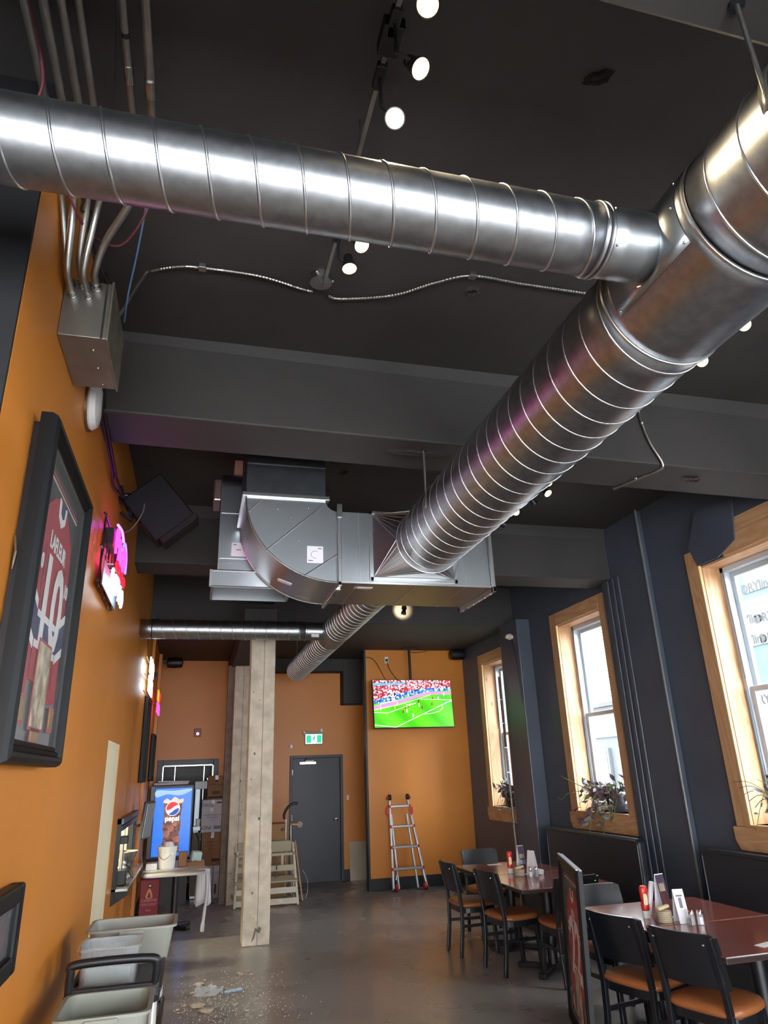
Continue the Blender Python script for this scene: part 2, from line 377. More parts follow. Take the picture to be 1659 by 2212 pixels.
obj('carcass', B().box((-.83, 14.4, 0), (.78, 15.0, 2.2)), store, c)
xs = [-.83, -.33, .2, .37, .54, .78]
for k in range(5):
    dd = obj('door', B().box((xs[k]+.012, 14.37, .05), (xs[k+1]-.012, 14.40, 2.15)), store, c, bevel=.004)
    obj('edge_strip', B().box((xs[k+1]-.012, 14.365, .05), (xs[k+1]+.004, 14.405, 2.15)), steel, dd)
    xx = xs[k+1]-.06 if k < 2 else xs[k]+.05
    (obj('knob', B().ball((xx, 14.35, 1.68), .022), chrome, dd, smooth=True) if k < 2 else obj('latch', B().box((xx, 14.34, 1.72), (xx+.05, 14.375, 1.77)), chrome, dd, bevel=.006))

# right wall: charcoal masonry with deep windows
b = B(); ys = [-3.2]; 
for (y0, y1, z0, z1) in sorted(WINS):
    b.box((XR, ys[-1], 0), (XR+.32, y0, CEIL)); b.box((XR, y0, 0), (XR+.32, y1, z0)); b.box((XR, y0, z1), (XR+.32, y1, CEIL)); ys.append(y1)
b.box((XR, ys[-1], 0), (XR+.32, 13.5, CEIL))
struct('wall_right', b, charcoal)
for k, (y0, y1) in enumerate(((9.16, 9.78), (6.2, 7.08), (2.98, 3.6))):
    pl = struct('trim_pilaster', B().box((XR-(.06 if k == 1 else .21), y0, 0), (XR, y1, CEIL if k else 3.8)), charcoal, bevel=.012)
# fluted painted trim beside the pilaster
for y in (6.70, 6.81, 6.92): struct('trim_moulding', B().box((XR-.078, y, 0), (XR-.06, y+.06, BEAMZ)), charcoal, bevel=.012)
struct('trim_bead', B().cyl((XR-.065, 6.2, 0), (XR-.065, 6.2, CEIL), .014, 12), mat('light_grey_bead_paint', '#6a6a6c', .3), smooth=True)  # bead in a lighter grey than the wall
struct('baseboard_right', B().box((XR-.02, 9.8, 0), (XR, 11.95, .16)), blacktrim)
# wall behind the camera with its shop front
b = B().box((-4, -3.4, 0), (5, -3.2, .35)).box((-4, -3.4, 2.75), (5, -3.2, CEIL)).box((-4, -3.4, .35), (-3.5, -3.2, 2.75)).box((4.4, -3.4, .35), (5, -3.2, 2.75))
struct('wall_near', b, charcoal)
sf = thing('window_6', (1.2, -3.3, .5), 'shop front glazing behind the viewer', kind='structure')
for k in range(6): obj('mullion', B().box((-3.5+1.58*k-.035, -3.34, .35), (-3.5+1.58*k+.035, -3.26, 2.75)), blacktrim, sf)
for k in range(5): obj('pane', B().box((-3.46+1.58*k, -3.305, .35), (-1.96+1.58*k, -3.3, 2.75)), glass, sf)

# ---------------------------------------------------------------- windows in the right wall
def window(n, y0, y1, z0, z1, full=True):
    w = thing('window_%d' % n, (XR, (y0+y1)/2, z0), 'tall double hung window in a knotty pine surround', kind='structure')
    t = .17; x0 = XR-.028
    obj('casing', B().box((x0, y1, z0-.02), (XR, y1+t, z1+.17)), pine, w, bevel=.004)
    obj('casing', B().box((x0, y0-t, z0-.02), (XR, y0, z1+.17)), pine, w, bevel=.004)
    if n != 3: obj('head_casing', B().box((x0-.002, y0, z1), (XR, y1, z1+.17)), pine_h, w, bevel=.004)
    ap = B().prism([(y0-t-.03, z0-.02), (y0-t-.03, z0-.13), (y0-t+.02, z0-.21), (y1+t-.02, z0-.21), (y1+t+.03, z0-.13), (y1+t+.03, z0-.02)], (XR-.045, 0, 0), (0,1,0), (0,0,1), (.045, 0, 0))
    obj('apron', ap, pine_h, w, bevel=.006)
    obj('stool', B().box((XR-.05, y0-.02, z0-.02), (XR+.27, y1+.02, z0)), pine_h, w, bevel=.004)
    obj('jamb_board', B().box((XR-.005, y1-.02, z0), (XR+.24, y1, z1)), pine, w)
    obj('jamb_board', B().box((XR-.005, y0, z0), (XR+.24, y0+.02, z1)), pine, w)
    obj('head_jamb', B().box((XR-.005, y0, z1-.02), (XR+.24, y1, z1)), pine_h, w)
    obj('bead', B().box((XR-.034, y1-.012, z0), (XR-.004, y1+.004, z1)), mat('pale_pine_edge', '#e2c184', .5), w)
    a, c = y0+.02, y1-.02; zt = z1-.02; zm = (z0+zt)/2 - .02; X0 = XR+.19
    b = B()
    for lo, hi in (((X0, c-.045, z0), (X0+.12, c, zt)), ((X0, a, z0), (X0+.12, a+.045, zt)), ((X0, a, zt-.05), (X0+.12, c, zt)), ((X0, a, z0), (X0+.12, c, z0+.04))): b.box(lo, hi)
    obj('frame', b, vinyl_frame, w, bevel=.004)
    for nm, zz0, zz1, xo in (('upper_sash', zm-.02, zt-.05, .07), ('lower_sash', z0+.04, zm+.03, .02)):
        b = B(); f = .05; A, C = a+.045, c-.045; xa, xb = X0+xo, X0+xo+.04
        for lo, hi in (((xa, C-f, zz0), (xb, C, zz1)), ((xa, A, zz0), (xb, A+f, zz1)), ((xa, A+f, zz1-f), (xb, C-f, zz1)), ((xa, A+f, zz0), (xb, C-f, zz0+f))): b.box(lo, hi)
        s = obj(nm, b, vinyl_frame, w, bevel=.006)
        obj('pane', B().box(((xa+xb)/2, A+f, zz0+f), ((xa+xb)/2+.006, C-f, zz1-f)), glass, s)
    obj('track', B().box((X0-.01, c-.03, z0+.05), (X0, c-.012, zm)).box((X0-.012, c-.06, zm+.1), (X0, c-.045, zt-.05)), mat('window_track_blue_grey', '#7f97ab', .4), w)
    return w
for k, (y0, y1, z0, z1) in enumerate(WINS): wnd = window(k+1, y0, y1, z0, z1)
w3 = [o for o in bpy.data.objects if o.name == 'window_3'][0]
y0, y1, z0, z1 = WINS[2]
obj('head_casing', B().box((XR-.03, y0-.1, z1), (XR, y1-.35, z1+.17)), pine_h, w3, bevel=.004)
obj('header_board', B().box((XR-.012, y0-.4, z1+.17), (XR-.002, y1-.5, z1+.31)), pine_h, w3)
obj('black_paper_flap', B().prism([(y1-.02, z1-.0), (y1+.06, z1+.2), (y1-.12, z1+.52), (y1-.62, z1+.47), (y1-.55, z1+.1), (y1-.3, z1-.0)], (XR-.05, 0, 0), (0,1,0), (0,0,1), (.012, 0, 0)), charcoal, w3)

# ---------------------------------------------------------------- outside: street and the houses opposite
struct('street_ground', B().box((5.2, -20, -.6), (30, 60, -.4)), mat('asphalt', '#6c6c6e', .9))
h = thing('house_under_construction', (9.9, 10.2, -.4), 'house across the street wrapped in white sheathing with printed lettering', 'building')
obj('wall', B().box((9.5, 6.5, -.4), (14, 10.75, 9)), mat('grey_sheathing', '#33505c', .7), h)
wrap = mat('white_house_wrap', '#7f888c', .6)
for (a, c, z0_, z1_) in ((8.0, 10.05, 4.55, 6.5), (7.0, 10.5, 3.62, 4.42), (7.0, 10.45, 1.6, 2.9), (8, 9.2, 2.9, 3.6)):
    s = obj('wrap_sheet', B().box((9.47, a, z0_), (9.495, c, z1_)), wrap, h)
pr = mat('wrap_print_ink', '#0c171c', .7)
for (yy, zz, tx) in ((10.18, 4.08, 'DRYline'), (9.62, 4.05, 'DRYline'), (10.2, 3.72, 'DRYline'), (9.6, 3.70, 'DRYline'), (9.75, 5.1, 'DRYline'), (9.78, 4.62, 'DRYline'), (10.1, 2.7, 'DRYline')):
    text(tx, .22, pr, h, (9.465, yy, zz), (0,-1,0), (0,0,1), 'printed_lettering', bold=.008)
obj('stud', B().box((9.4, 10.36, -.4), (9.5, 10.46, 7)), mat('weathered_stud', '#0e0f10', .8), h)
obj('stud', B().box((9.4, 10.52, -.4), (9.5, 10.75, 7)), mat('blue_grey_corner_board', '#24323c', .6), h)
h = thing('brick_shop_building', (10.5, 16, -.4), 'pale shop building across the street with cornice and windows', 'building')
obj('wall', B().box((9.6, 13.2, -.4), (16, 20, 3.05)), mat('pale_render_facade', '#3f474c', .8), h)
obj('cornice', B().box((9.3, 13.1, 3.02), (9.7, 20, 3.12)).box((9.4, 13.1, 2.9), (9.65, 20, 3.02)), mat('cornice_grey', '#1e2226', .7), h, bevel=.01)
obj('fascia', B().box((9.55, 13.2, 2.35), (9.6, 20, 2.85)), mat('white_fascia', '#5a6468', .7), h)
obj('bracket', B().bar((9.58, 14.93, 2.95), (9.58, 14.93, 2.72), .05, .05), mat('cornice_grey', '#9aa0a5', .7), h)
for k in range(6):
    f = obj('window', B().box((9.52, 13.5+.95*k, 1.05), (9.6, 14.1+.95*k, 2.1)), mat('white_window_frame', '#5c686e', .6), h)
    obj('pane', B().box((9.51, 13.56+.95*k, 1.1), (9.53, 14.04+.95*k, 1.55)).box((9.51, 13.56+.95*k, 1.6), (9.53, 14.04+.95*k, 2.05)), mat('far_window_glass', '#1c2830', .2), f)
h = thing('red_brick_house', (11.5, 23.5, -.4), 'red brick house seen through the farthest window', 'building')
obj('wall', B().box((9.8, 20.5, -.4), (10.6, 30, 7.2)), mat('red_brick_wall', '#4a241c', .85, var=(3, .2)), h)
obj('roof_edge', B().box((9.6, 20.4, 7.2), (10.7, 30, 7.4)), mat('cornice_grey', '#9aa0a5', .7), h)
for k in range(16): obj('brick_course', B().box((9.785, 20.5, .3+.42*k), (9.8, 24, .33+.42*k)), mat('mortar_band', '#5d4a44', .9), h)
# ================================================================== ductwork
def spiral_duct(parent, p0, p1, r, pitch, seg=48, seam=.0048, rot=0., skip=None, hand=1):
    """smooth tube body with a raised helical lock seam"""
    p0, p1 = Vector(p0), Vector(p1); d = (p1-p0); L = d.length; d.normalize()
    a = d.cross(Vector((0,0,1))).normalized(); c = a.cross(d)
    n = max(2, int(L/.12)); rows = []
    b = B(); b.tube([p0 + d*L*i/n for i in range(n+1)], r, seg, caps=False)
    body = obj('duct_body', b, galv, parent, smooth=True, solid=.002)
    b = B(); turns = L/pitch; st = int(turns*40); pts = []
    for i in range(st+1):
        t = i/st; ang = rot + hand*2*PI*turns*t
        pts.append(p0 + d*L*t + (r+.0005)*(math.cos(ang)*a + math.sin(ang)*c))
    b.tube(pts, seam, 6); obj('spiral_seam', b, galv_seam, body, smooth=True, angle=80)
    return body
def collar(parent, p0, p1, r, w=.012, name='collar'):
    d = (Vector(p1)-Vector(p0)).normalized()
    return obj(name, B().tube([Vector(p0), Vector(p0)+d*w*.25, Vector(p0)+d*w*.75, Vector(p0)+d*w], [r+.001, r+.007, r+.007, r+.001], 48, caps=False), galv_seam, parent, smooth=True, solid=.001)
MX, MZ, MR = 1.615, 3.39, .25
md = thing('main_spiral_duct', (MX, 2.2, MZ-MR), 'large galvanised spiral duct running the length of the dining room', 'duct')
spiral_duct(md, (MX, -2.6, MZ), (MX, 1.35, MZ), MR, .135, 64)
spiral_duct(md, (MX, 1.8, MZ), (MX, 4.66, MZ), MR, .135, 64, rot=1.)
obj('tee_section', B().tube([(MX, 1.34+.047*i, MZ) for i in range(11)], MR+.004, 64, caps=False), galv, md, smooth=True, solid=.002)
for y in (1.335, 1.80): collar(md, (MX, y, MZ), (MX, y+1, MZ), MR+.003, .016)
# saddle plate where the branch taps in
rows = []
for i in range(13):
    ang = math.radians(118 + 7.5*i)
    rows.append([(MX+(MR+.008)*math.cos(ang), yy, MZ+(MR+.008)*math.sin(ang)) for yy in (1.38, 1.5, 1.62, 1.76)])
sp = obj('saddle_plate', B().grid(rows), galv_flat, md, smooth=True, solid=.003)
for ang in (122, 150, 175, 205):
    for yy in (1.395, 1.745):
        a = math.radians(ang); obj('rivet', B().ball((MX+(MR+.011)*math.cos(a), yy, MZ+(MR+.011)*math.sin(a)), .005, 8, 5), steel, sp, smooth=True)
# square to round transition onto the plenum
PF, PB, PX0, PX1, PZ0, PZ1 = 4.82, 5.52, .96, 2.16, 3.088, 3.645
n = 16; ring = [(MX+MR*math.cos(2*PI*k/64), 4.66, MZ+MR*math.sin(2*PI*k/64)) for k in range(64)]
sx0, sx1, sz0, sz1 = 1.22, 1.86, 3.135, 3.635
cs = [(sx1, PF, sz1), (sx0, PF, sz1), (sx0, PF, sz0), (sx1, PF, sz0)]
vs = ring + cs; fs = []
for q in range(4):
    for k in range(16): fs.append((q*16+k, (q*16+k+1) % 64, 64+q))
    fs.append(((q*16+16) % 64, 64+(q+1) % 4, 64+q))
obj('square_to_round_transition', B().add(vs, fs), galv_flat, md)
tp = [o for o in md.children if o.name.startswith('square_to_round')][0]
for q_ in range(4):
    for k_ in range(0, 17, 2):
        a_ = Vector(cs[q_]); r_ = Vector(ring[(q_*16+k_) % 64]); obj('fold_line', B().cyl(a_+(r_-a_)*.02, r_, .0022, 5), galv_seam, tp)
b = B()
for lo, hi in (((sx0-.025, PF-.012, sz0-.03), (sx1+.025, PF, sz0)), ((sx0-.03, PF-.012, sz0-.03), (sx0, PF, sz1+.025)), ((sx1, PF-.012, sz0-.03), (sx1+.025, PF, sz1+.025)), ((sx0-.03, PF-.012, sz1), (sx1+.025, PF, sz1+.025))): b.box(lo, hi)
obj('transition_flange', b, galv_seam, md, bevel=.002)
collar(md, (MX, 4.645, MZ), (MX, 5, MZ), MR, .014)
# hanger rods with their straps
for x, y, zt in ((1.362, 1.0, BEAMZ), (1.362, 3.93, BEAMZ)):
    hr = thing('duct_hanger', (x, y, 3.3), 'threaded hanger rod with strap on the large duct, %s' % ('at the upper right corner' if y < 2 else 'under the middle beam'), 'hanger', 'hangers of the large duct')
    obj('rod', B().cyl((x, y, zt), (x, y, 3.36), .007, 10), zinc, hr, smooth=True)
    obj('anchor', B().lathe([(.022, -.012), (.022, 0)], (x, y, zt), 12), blacktrim, hr)
    rw = []
    for i in range(15):
        a = math.radians(60+9*i); rw.append([(MX+(MR+.012)*math.cos(a), yy, MZ+(MR+.012)*math.sin(a)) for yy in (y-.016, y+.016)])
    obj('strap', B().grid(rw), zinc, hr, smooth=True, solid=.002)

# branch duct crossing the room near the camera
BY, BZ, BR = 1.571, 3.405, .116
bd = thing('branch_spiral_duct', (.3, BY, BZ-BR), 'slimmer spiral duct crossing the room into the large duct', 'duct')
spiral_duct(bd, (-2.6, BY, BZ), (1.20, BY, BZ), BR, .131, 48, seam=.0045, rot=2., hand=-1)
obj('tap_collar', B().tube([(1.19, BY, BZ), (1.25, BY, BZ), (1.32, BY, BZ), (1.40, BY, BZ)], [BR-.002, BR-.002, BR-.002, BR], 48, caps=False), galv_flat, bd, smooth=True, solid=.002)
collar(bd, (1.165, BY, BZ), (2, BY, BZ), BR, .014); collar(bd, (1.185, BY, BZ), (2, BY, BZ), BR, .012)
for a in (.4, 1.6, 2.9): obj('screw', B().ball((1.21, BY-BR*math.cos(a-1.2), BZ+BR*math.sin(a-1.2)), .005, 8, 5), steel, bd, smooth=True)
collar(bd, (1.372, BY, BZ), (2, BY, BZ), BR+.004, .01, 'saddle_bead')

# rectangular plenum
pn = thing('plenum_box', ((PX0+PX1)/2, (PF+PB)/2, PZ0), 'galvanised rectangular plenum box joining the large duct under the ceiling', 'duct')
obj('plenum_body', B().box((PX0, PF, PZ0), (PX1, PB, PZ1)), galv_flat, pn, bevel=.003)
for x in (1.11, 1.55, 1.95): obj('standing_seam', B().box((x, PF-.005, PZ0-.004), (x+.006, PF, PZ1)).box((x, PF, PZ0-.005), (x+.006, PB, PZ0)), galv_seam, pn)
b = B(); x = PX1
for lo, hi in (((x, PF-.035, PZ0-.045), (x+.025, PF, PZ1+.04)), ((x, PB, PZ0-.045), (x+.025, PB+.035, PZ1+.04)), ((x, PF-.035, PZ0-.045), (x+.025, PB+.035, PZ0)), ((x, PF-.035, PZ1), (x+.025, PB+.035, PZ1+.04))): b.box(lo, hi)
fl = obj('end_flange', b, galv_seam, pn, bevel=.003)
obj('end_cap', B().box((x+.004, PF, PZ0), (x+.01, PB, PZ1)), galv_flat, pn)
obj('front_drip_edge', B().box((PX0, PF-.006, PZ0-.006), (PX1, PF+.004, PZ0+.008)), galv_seam, pn)
obj('label_sticker', B().box((1.1, 4.94, PZ0-.002), (1.24, 4.99, PZ0)), paper, pn)
for k in range(6): obj('flange_bolt', B().ball((x+.013, PF+.05+.12*k, PZ0-.046), .006, 8, 5), steel, fl, smooth=True)
# radius elbow going up from the plenum's left side
EX0, EX1, EZ1 = .262, PX0, 3.735
el = thing('duct_elbow', (.62, (PF+PB)/2, PZ0), 'curved rectangular duct elbow turning up beside the plenum box', 'duct')
out, inn = [], []; N = 20
for i in range(N+1):
    a = math.radians(270 - 90*i/N)
    out.append((EX1 + (EX1-EX0)*math.cos(a), EZ1 + (EZ1-PZ0)*math.sin(a)))
    inn.append((EX1 + .10*math.cos(a), EZ1 + .09*math.sin(a)))
b = B(); vs = []; yy0, yy1 = PF+.012, PB-.0
for y in (yy0, yy1): vs += [(p, y, q) for p, q in out] + [(p, y, q) for p, q in inn]
K = N+1; fs = []
for i in range(N):
    fs += [(i, i+1, K+i+1, K+i), (2*K+i+1, 2*K+i, 3*K+i, 3*K+i+1), (i+1, i, 2*K+i, 2*K+i+1), (K+i, K+i+1, 3*K+i+1, 3*K+i)]
eb = obj('elbow_body', b.add(vs, fs), galv_flat, el, smooth=True, angle=30)
for yy in (yy0, yy1): obj('edge_seam', B().tube([(p, yy, q) for p, q in out], .006, 6), galv_seam, eb, smooth=True)
for (a0, c0), (a1, c1) in (((.28, 3.60), (.38, 3.715)), ((.42, 3.31), (.85, 3.70)), ((.70, 3.13), (.945, 3.30))):
    obj('stiffening_crease', B().cyl((a0, yy0, c0), (a1, yy0, c1), .006, 6), galv_seam, eb)
for (a, c) in ((.73, 3.66), (.60, 3.58), (.55, 3.45), (.66, 3.40), (.83, 3.55), (.5, 3.64)): obj('rivet', B().ball((a, yy0-.001, c), .007, 8, 5), steel, eb, smooth=True)
st = obj('label_sticker', B().box((.72, yy0-.003, 3.23), (.84, yy0, 3.36)), paper, eb)
obj('printed_mark', B().tube([(.78+.03*math.cos(t*.45), yy0-.0035, 3.295+.028*math.sin(t*.45)) for t in range(2, 12)], .0012, 4).box((.73, yy0-.004, 3.245), (.765, yy0-.003, 3.25)).box((.80, yy0-.004, 3.34), (.83, yy0-.003, 3.345)), ink, st)
obj('label_sticker', B().obox((.575, 4.98, 3.118), (.11, .06, .003), (0, .35, 0)), paper, eb)
# flanges of the elbow
def rect_flange(parent, x0, x1, y0, y1, z, h, w=.028, name='flange'):
    b = B()
    for lo, hi in (((x0-w, y0-w, z), (x1+w, y0, z+h)), ((x0-w, y1, z), (x1+w, y1+w, z+h)), ((x0-w, y0, z), (x0, y1, z+h)), ((x1, y0, z), (x1+w, y1, z+h))): b.box(lo, hi)
    return obj(name, b, galv_seam, parent, bevel=.002)
rect_flange(el, EX0, EX1-.1, yy0, yy1, EZ1-.01, .03)
b = B()
for lo, hi in (((EX1-.012, PF-.028, PZ0-.03), (EX1+.012, PF, PZ1+.05)), ((EX1-.012, PB, PZ0-.03), (EX1+.012, PB+.02, PZ1+.03)), ((EX1-.012, PF-.028, PZ0-.035), (EX1+.012, PB+.02, PZ0))): b.box(lo, hi)
jf = obj('joint_flange', b, galv_seam, el, bevel=.003)
obj('clip', B().box((EX1-.02, PF-.035, PZ1-.06), (EX1+.02, PF-.028, PZ1+.05)).box((EX1-.02, PF+.05, PZ0-.045), (EX1+.02, PF+.25, PZ0-.035)), steel, jf, bevel=.002)
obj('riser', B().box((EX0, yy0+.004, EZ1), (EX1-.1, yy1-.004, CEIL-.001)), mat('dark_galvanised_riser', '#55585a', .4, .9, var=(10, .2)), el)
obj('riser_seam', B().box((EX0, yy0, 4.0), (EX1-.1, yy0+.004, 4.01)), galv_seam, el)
# second, smaller rectangular duct standing behind the elbow
rd = thing('rectangular_drop_duct', (.3, 5.75, 3.2), 'rectangular sheet metal duct with open flanged bottom behind the elbow', 'duct')
obj('drop_body', B().box((.10, 5.6, 3.36), (.62, 6.0, 4.12)), galv_flat, rd, bevel=.003)
obj('rolled_top', B().tube([(.10, 5.78, 4.12), (.62, 5.78, 4.12)], .17, 24), galv_flat, rd, smooth=True)
obj('top_bracket', B().box((.03, 5.64, 4.0), (.10, 5.92, 4.20)), mat('pink_reflecting_zinc', '#b59a94', .35, .9), rd, bevel=.012)
obj('insulation_end', B().box((.2, 5.66, 4.27), (.5, 5.9, CEIL-.002)), mat('pink_fibre_insulation', '#c79c82', .9), rd)
for z in (3.47, 3.87): obj('cross_seam', B().box((.095, 5.592, z), (.62, 5.6, z+.008)), galv_seam, rd)
obj('side_seam', B().box((.095, 5.592, 3.36), (.105, 5.602, 4.15)), galv_seam, rd)
st = obj('label_sticker', B().box((.2, 5.595, 3.49), (.32, 5.6, 3.61)), paper, rd)
obj('printed_mark', B().box((.215, 5.593, 3.59), (.24, 5.595, 3.596)).box((.28, 5.593, 3.59), (.31, 5.595, 3.596)).box((.24, 5.593, 3.545), (.28, 5.595, 3.55)), ink, st)
b = B()
for lo, hi in (((.05, 5.56, 3.22), (.72, 5.58, 3.36)), ((.05, 6.02, 3.22), (.72, 6.04, 3.36)), ((.05, 5.58, 3.22), (.07, 6.02, 3.36)), ((.70, 5.58, 3.22), (.72, 6.02, 3.36)), ((.05, 5.56, 3.345), (.72, 6.04, 3.36))): b.box(lo, hi)
obj('bottom_flange', b, galv_flat, rd, bevel=.003)
obj('flange_lip', B().tube([(.05, 5.56, 3.22), (.72, 5.56, 3.22)], .008, 6).tube([(.05, 5.56, 3.355), (.72, 5.56, 3.355)], .008, 6).box((.035, 5.55, 3.22), (.06, 5.58, 3.36)), galv_seam, rd)
# smaller duct leaving the back of the plenum and its branch
SX, SZ, SR = 1.575, 3.39, .168
sd = thing('rear_spiral_duct', (SX, 8.5, SZ-SR), 'spiral duct leaving the plenum towards the back wall', 'duct')
spiral_duct(sd, (SX, PB, SZ), (SX, 7.98, SZ), SR, .13, 48, seam=.006)
obj('tee_section', B().tube([(SX, 7.97+.054*i, SZ) for i in range(11)], SR+.004, 48, caps=False), galv, sd, smooth=True, solid=.002)
spiral_duct(sd, (SX, 8.5, SZ), (SX, 11.6, SZ), SR, .13, 48, seam=.007, rot=.7)
for y in (7.96, 8.5): obj('black_joint', B().tube([(SX, y, SZ), (SX, y+.012, SZ)], SR+.008, 48, caps=False), blacktrim, sd, smooth=True, solid=.001)
obj('end_cap', B().cyl((SX, 11.6, SZ), (SX, 11.62, SZ), SR+.004, 48), galv_flat, sd, smooth=True)
obj('rod_hanger', B().cyl((SX-SR, 10.4, 3.8), (SX-SR, 10.4, SZ), .006, 8), zinc, sd, smooth=True)
rb = thing('rear_branch_duct', (.3, 8.24, 3.28), 'thin spiral duct running into the orange wall below the back beam', 'duct')
spiral_duct(rb, (XL-.02, 8.24, 3.39), (1.22, 8.24, 3.39), .11, .13, 40, seam=.0045, hand=-1)
obj('tap_collar', B().cyl((1.22, 8.24, 3.39), (1.46, 8.24, 3.39), .108, 40), galv_flat, rb, smooth=True)
collar(rb, (1.2, 8.24, 3.39), (2, 8.24, 3.39), .11, .016)
obj('label_sticker', B().box((1.27, 8.128, 3.30), (1.36, 8.14, 3.34)), paper, rb)
obj('strap', B().tube([(-.55, 8.24+.113*math.cos(a*.3), 3.39+.113*math.sin(a*.3)) for a in range(22)], .006, 6), cable_black, rb)
obj('strap_bracket', B().box((-.58, 8.2, 3.5), (-.52, 8.28, 3.56)), blacktrim, rb)
# ================================================================== lamps, conduits and other things up high
def lamp_emit(name, c, s): return mat(name, c, .4, emit=(c, s))
bulb_face = lamp_emit('warm_lamp_face', '#ffd595', 1.6)
bulb_core = lamp_emit('hot_lamp_core', '#fff3d8', 40.)
reflector = mat('lamp_reflector', '#f2d8a8', .2, .8)
def track_head(name, label, group, p, aim, lit=True, watts=26, rail_z=4.27, spot=62, rx=.535):
    """small black track spot: stem from the rail, yoke, can and glowing face"""
    p = Vector(p); d = Vector(aim).normalized()
    t = thing(name, (p.x, p.y, p.z-.06), label, 'spotlight', group)
    obj('stem', B().tube([(rx, p.y, rail_z), (rx, p.y, p.z+.05), (p.x-.03*(1 if p.x > rx+.02 else 0), p.y, p.z+.03)], .007, 8), black_plastic, t, smooth=True)
    obj('adapter', B().box((rx-.02, p.y-.05, rail_z-.03), (rx+.02, p.y+.05, rail_z+.005)), black_plastic, t, bevel=.004)
    obj('yoke', B().tube([(p.x-.03, p.y, p.z+.03), tuple(p - d*.03 + Vector((-.03,0,.01))), tuple(p-d*.01)], .006, 8), black_plastic, t, smooth=True)
    z = Vector((0,0,1)); M = z.rotation_difference(d).to_matrix()
    can = obj('can', B().lathe([(.012, -.075), (.022, -.07), (.026, -.03), (.037, .0), (.039, .012), (.035, .012), (.034, .004), (.0001, .003)], p, 20, M), black_plastic, t, smooth=True)
    if lit:
        obj('reflector_ring', B().lathe([(.035, .0105), (.024, .006)], p, 20, M), bulb_face, can, smooth=True)
        obj('lamp_face', B().lathe([(.024, .006), (.0001, .009)], p, 20, M), bulb_core, can, smooth=True)
        L = bpy.data.lights.new('spot_beam', 'SPOT'); L.energy = watts; L.color = (1, .80, .52); L.spot_size = math.radians(spot); L.spot_blend = .6; L.shadow_soft_size = .03
        lo = bpy.data.objects.new('spot_beam', L); COL.objects.link(lo); lo.parent = can
        lo.location = p + d*.03 - wloc(can); lo.rotation_euler = Vector((0,0,-1)).rotation_difference(d).to_euler()
    else:
        obj('lens', B().lathe([(.036, .008), (.0001, .009)], p, 20, M), mat('dark_lens', '#55504a', .15), can, smooth=True)
    return t
# track over the middle of the room
tr = thing('light_track', (.53, 1.9, 4.26), 'thin steel track rail with canopy plate in the middle of the ceiling', 'track')
obj('rail', B().bar((.535, 1.14, 4.27), (.535, 3.0, 4.27), .018, .022), zinc, tr)
obj('power_feed', B().box((.5, 1.58, 4.24), (.58, 1.70, 4.30)), black_plastic, tr, bevel=.006)
for y in (1.25, 2.1): obj('stand_off', B().cyl((.535, y, 4.27), (.535, y, CEIL), .008, 8), zinc, tr)
cp = obj('canopy_box', B().lathe([(.062, -.045), (.064, -.02), (.064, 0)], (.535, 3.12, CEIL), 24), galv_flat, tr, smooth=True)
for a in (0, 2.1, 4.2): obj('knockout_screw', B().ball((.535+.066*math.cos(a), 3.12+.066*math.sin(a), CEIL-.02), .012, 8, 6), zinc, cp, smooth=True)
obj('stem', B().tube([(.535, 3.0, 4.27), (.535, 3.06, 4.30), (.535, 3.1, 4.36)], .008, 8), zinc, tr, smooth=True)
G = 'spotlights on the middle track'
for k, (x, y, z, aim, lb) in enumerate((
    (.575, 1.36, 4.03, (-.25, -.75, -.75), 'bright track spotlight cut by the top edge of the photo'),
    (.615, 1.575, 4.05, (.35, -.35, -.8), 'track spotlight turned sideways, second from the top edge'),
    (.585, 1.785, 4.05, (-.15, -.75, -.75), 'bright track spotlight just above the branch duct'),
    (.61, 2.46, 4.06, (.2, -.5, -.85), 'track spotlight half hidden behind the branch duct'),
    (.588, 2.62, 4.06, (.05, -.15, -1), 'track spotlight pointing down just above the round canopy plate'))):
    track_head('track_spotlight', lb, G, (x, y, z), aim, watts=45)
# track to the right of the large duct
tr = thing('light_track', (2.85, 5.0, 4.26), 'long black track rail right of the large duct', 'track')
obj('rail', B().bar((2.82, 1.5, 4.29), (2.82, 3.85, 4.29), .03, .03), black_plastic, tr)
obj('rail', B().bar((2.82, 4.4, 4.29), (2.82, 6.84, 4.29), .03, .03), black_plastic, tr)
obj('rail', B().bar((2.82, 7.35, 4.29), (2.82, 9.68, 4.29), .03, .03), black_plastic, tr)
G = 'spotlights on the right hand track'
for k, (x, y, z, aim, lit, lb) in enumerate((
    (2.85, 2.60, 4.05, (-.9, -.55, -.45), True, 'glowing track spotlight beside the large duct at the right edge'),
    (2.86, 2.97, 4.05, (-.85, -.7, -.5), True, 'brightest track spotlight at the lower side of the large duct'),
    (2.82, 4.90, 4.06, (-.7, -.8, -.6), True, 'upper of the paired track spotlights beyond the middle beam'),
    (2.89, 5.06, 4.03, (.2, -.6, -.8), True, 'lower of the paired track spotlights beyond the middle beam'),
    (2.9, 5.35, 4.05, (.6, .3, -.7), False, 'unlit black track spotlight between two lit ones'),
    (2.84, 5.60, 4.05, (-.75, -.8, -.5), True, 'lit track spotlight close above the plenum box'),
    (2.86, 5.95, 4.05, (.9, .2, -.25), False, 'unlit track spotlight turned away just above the plenum box'))):
    track_head('track_spotlight', lb, G, (x, y, z), aim, lit, watts=30, rx=2.82, rail_z=4.285)
track_head('track_spotlight', 'lit track spotlight hanging below the plenum box, shining on the soffit', G, (2.83, 9.42, 3.98), (.15, .9, .1), True, 30, rx=2.82, rail_z=4.285)
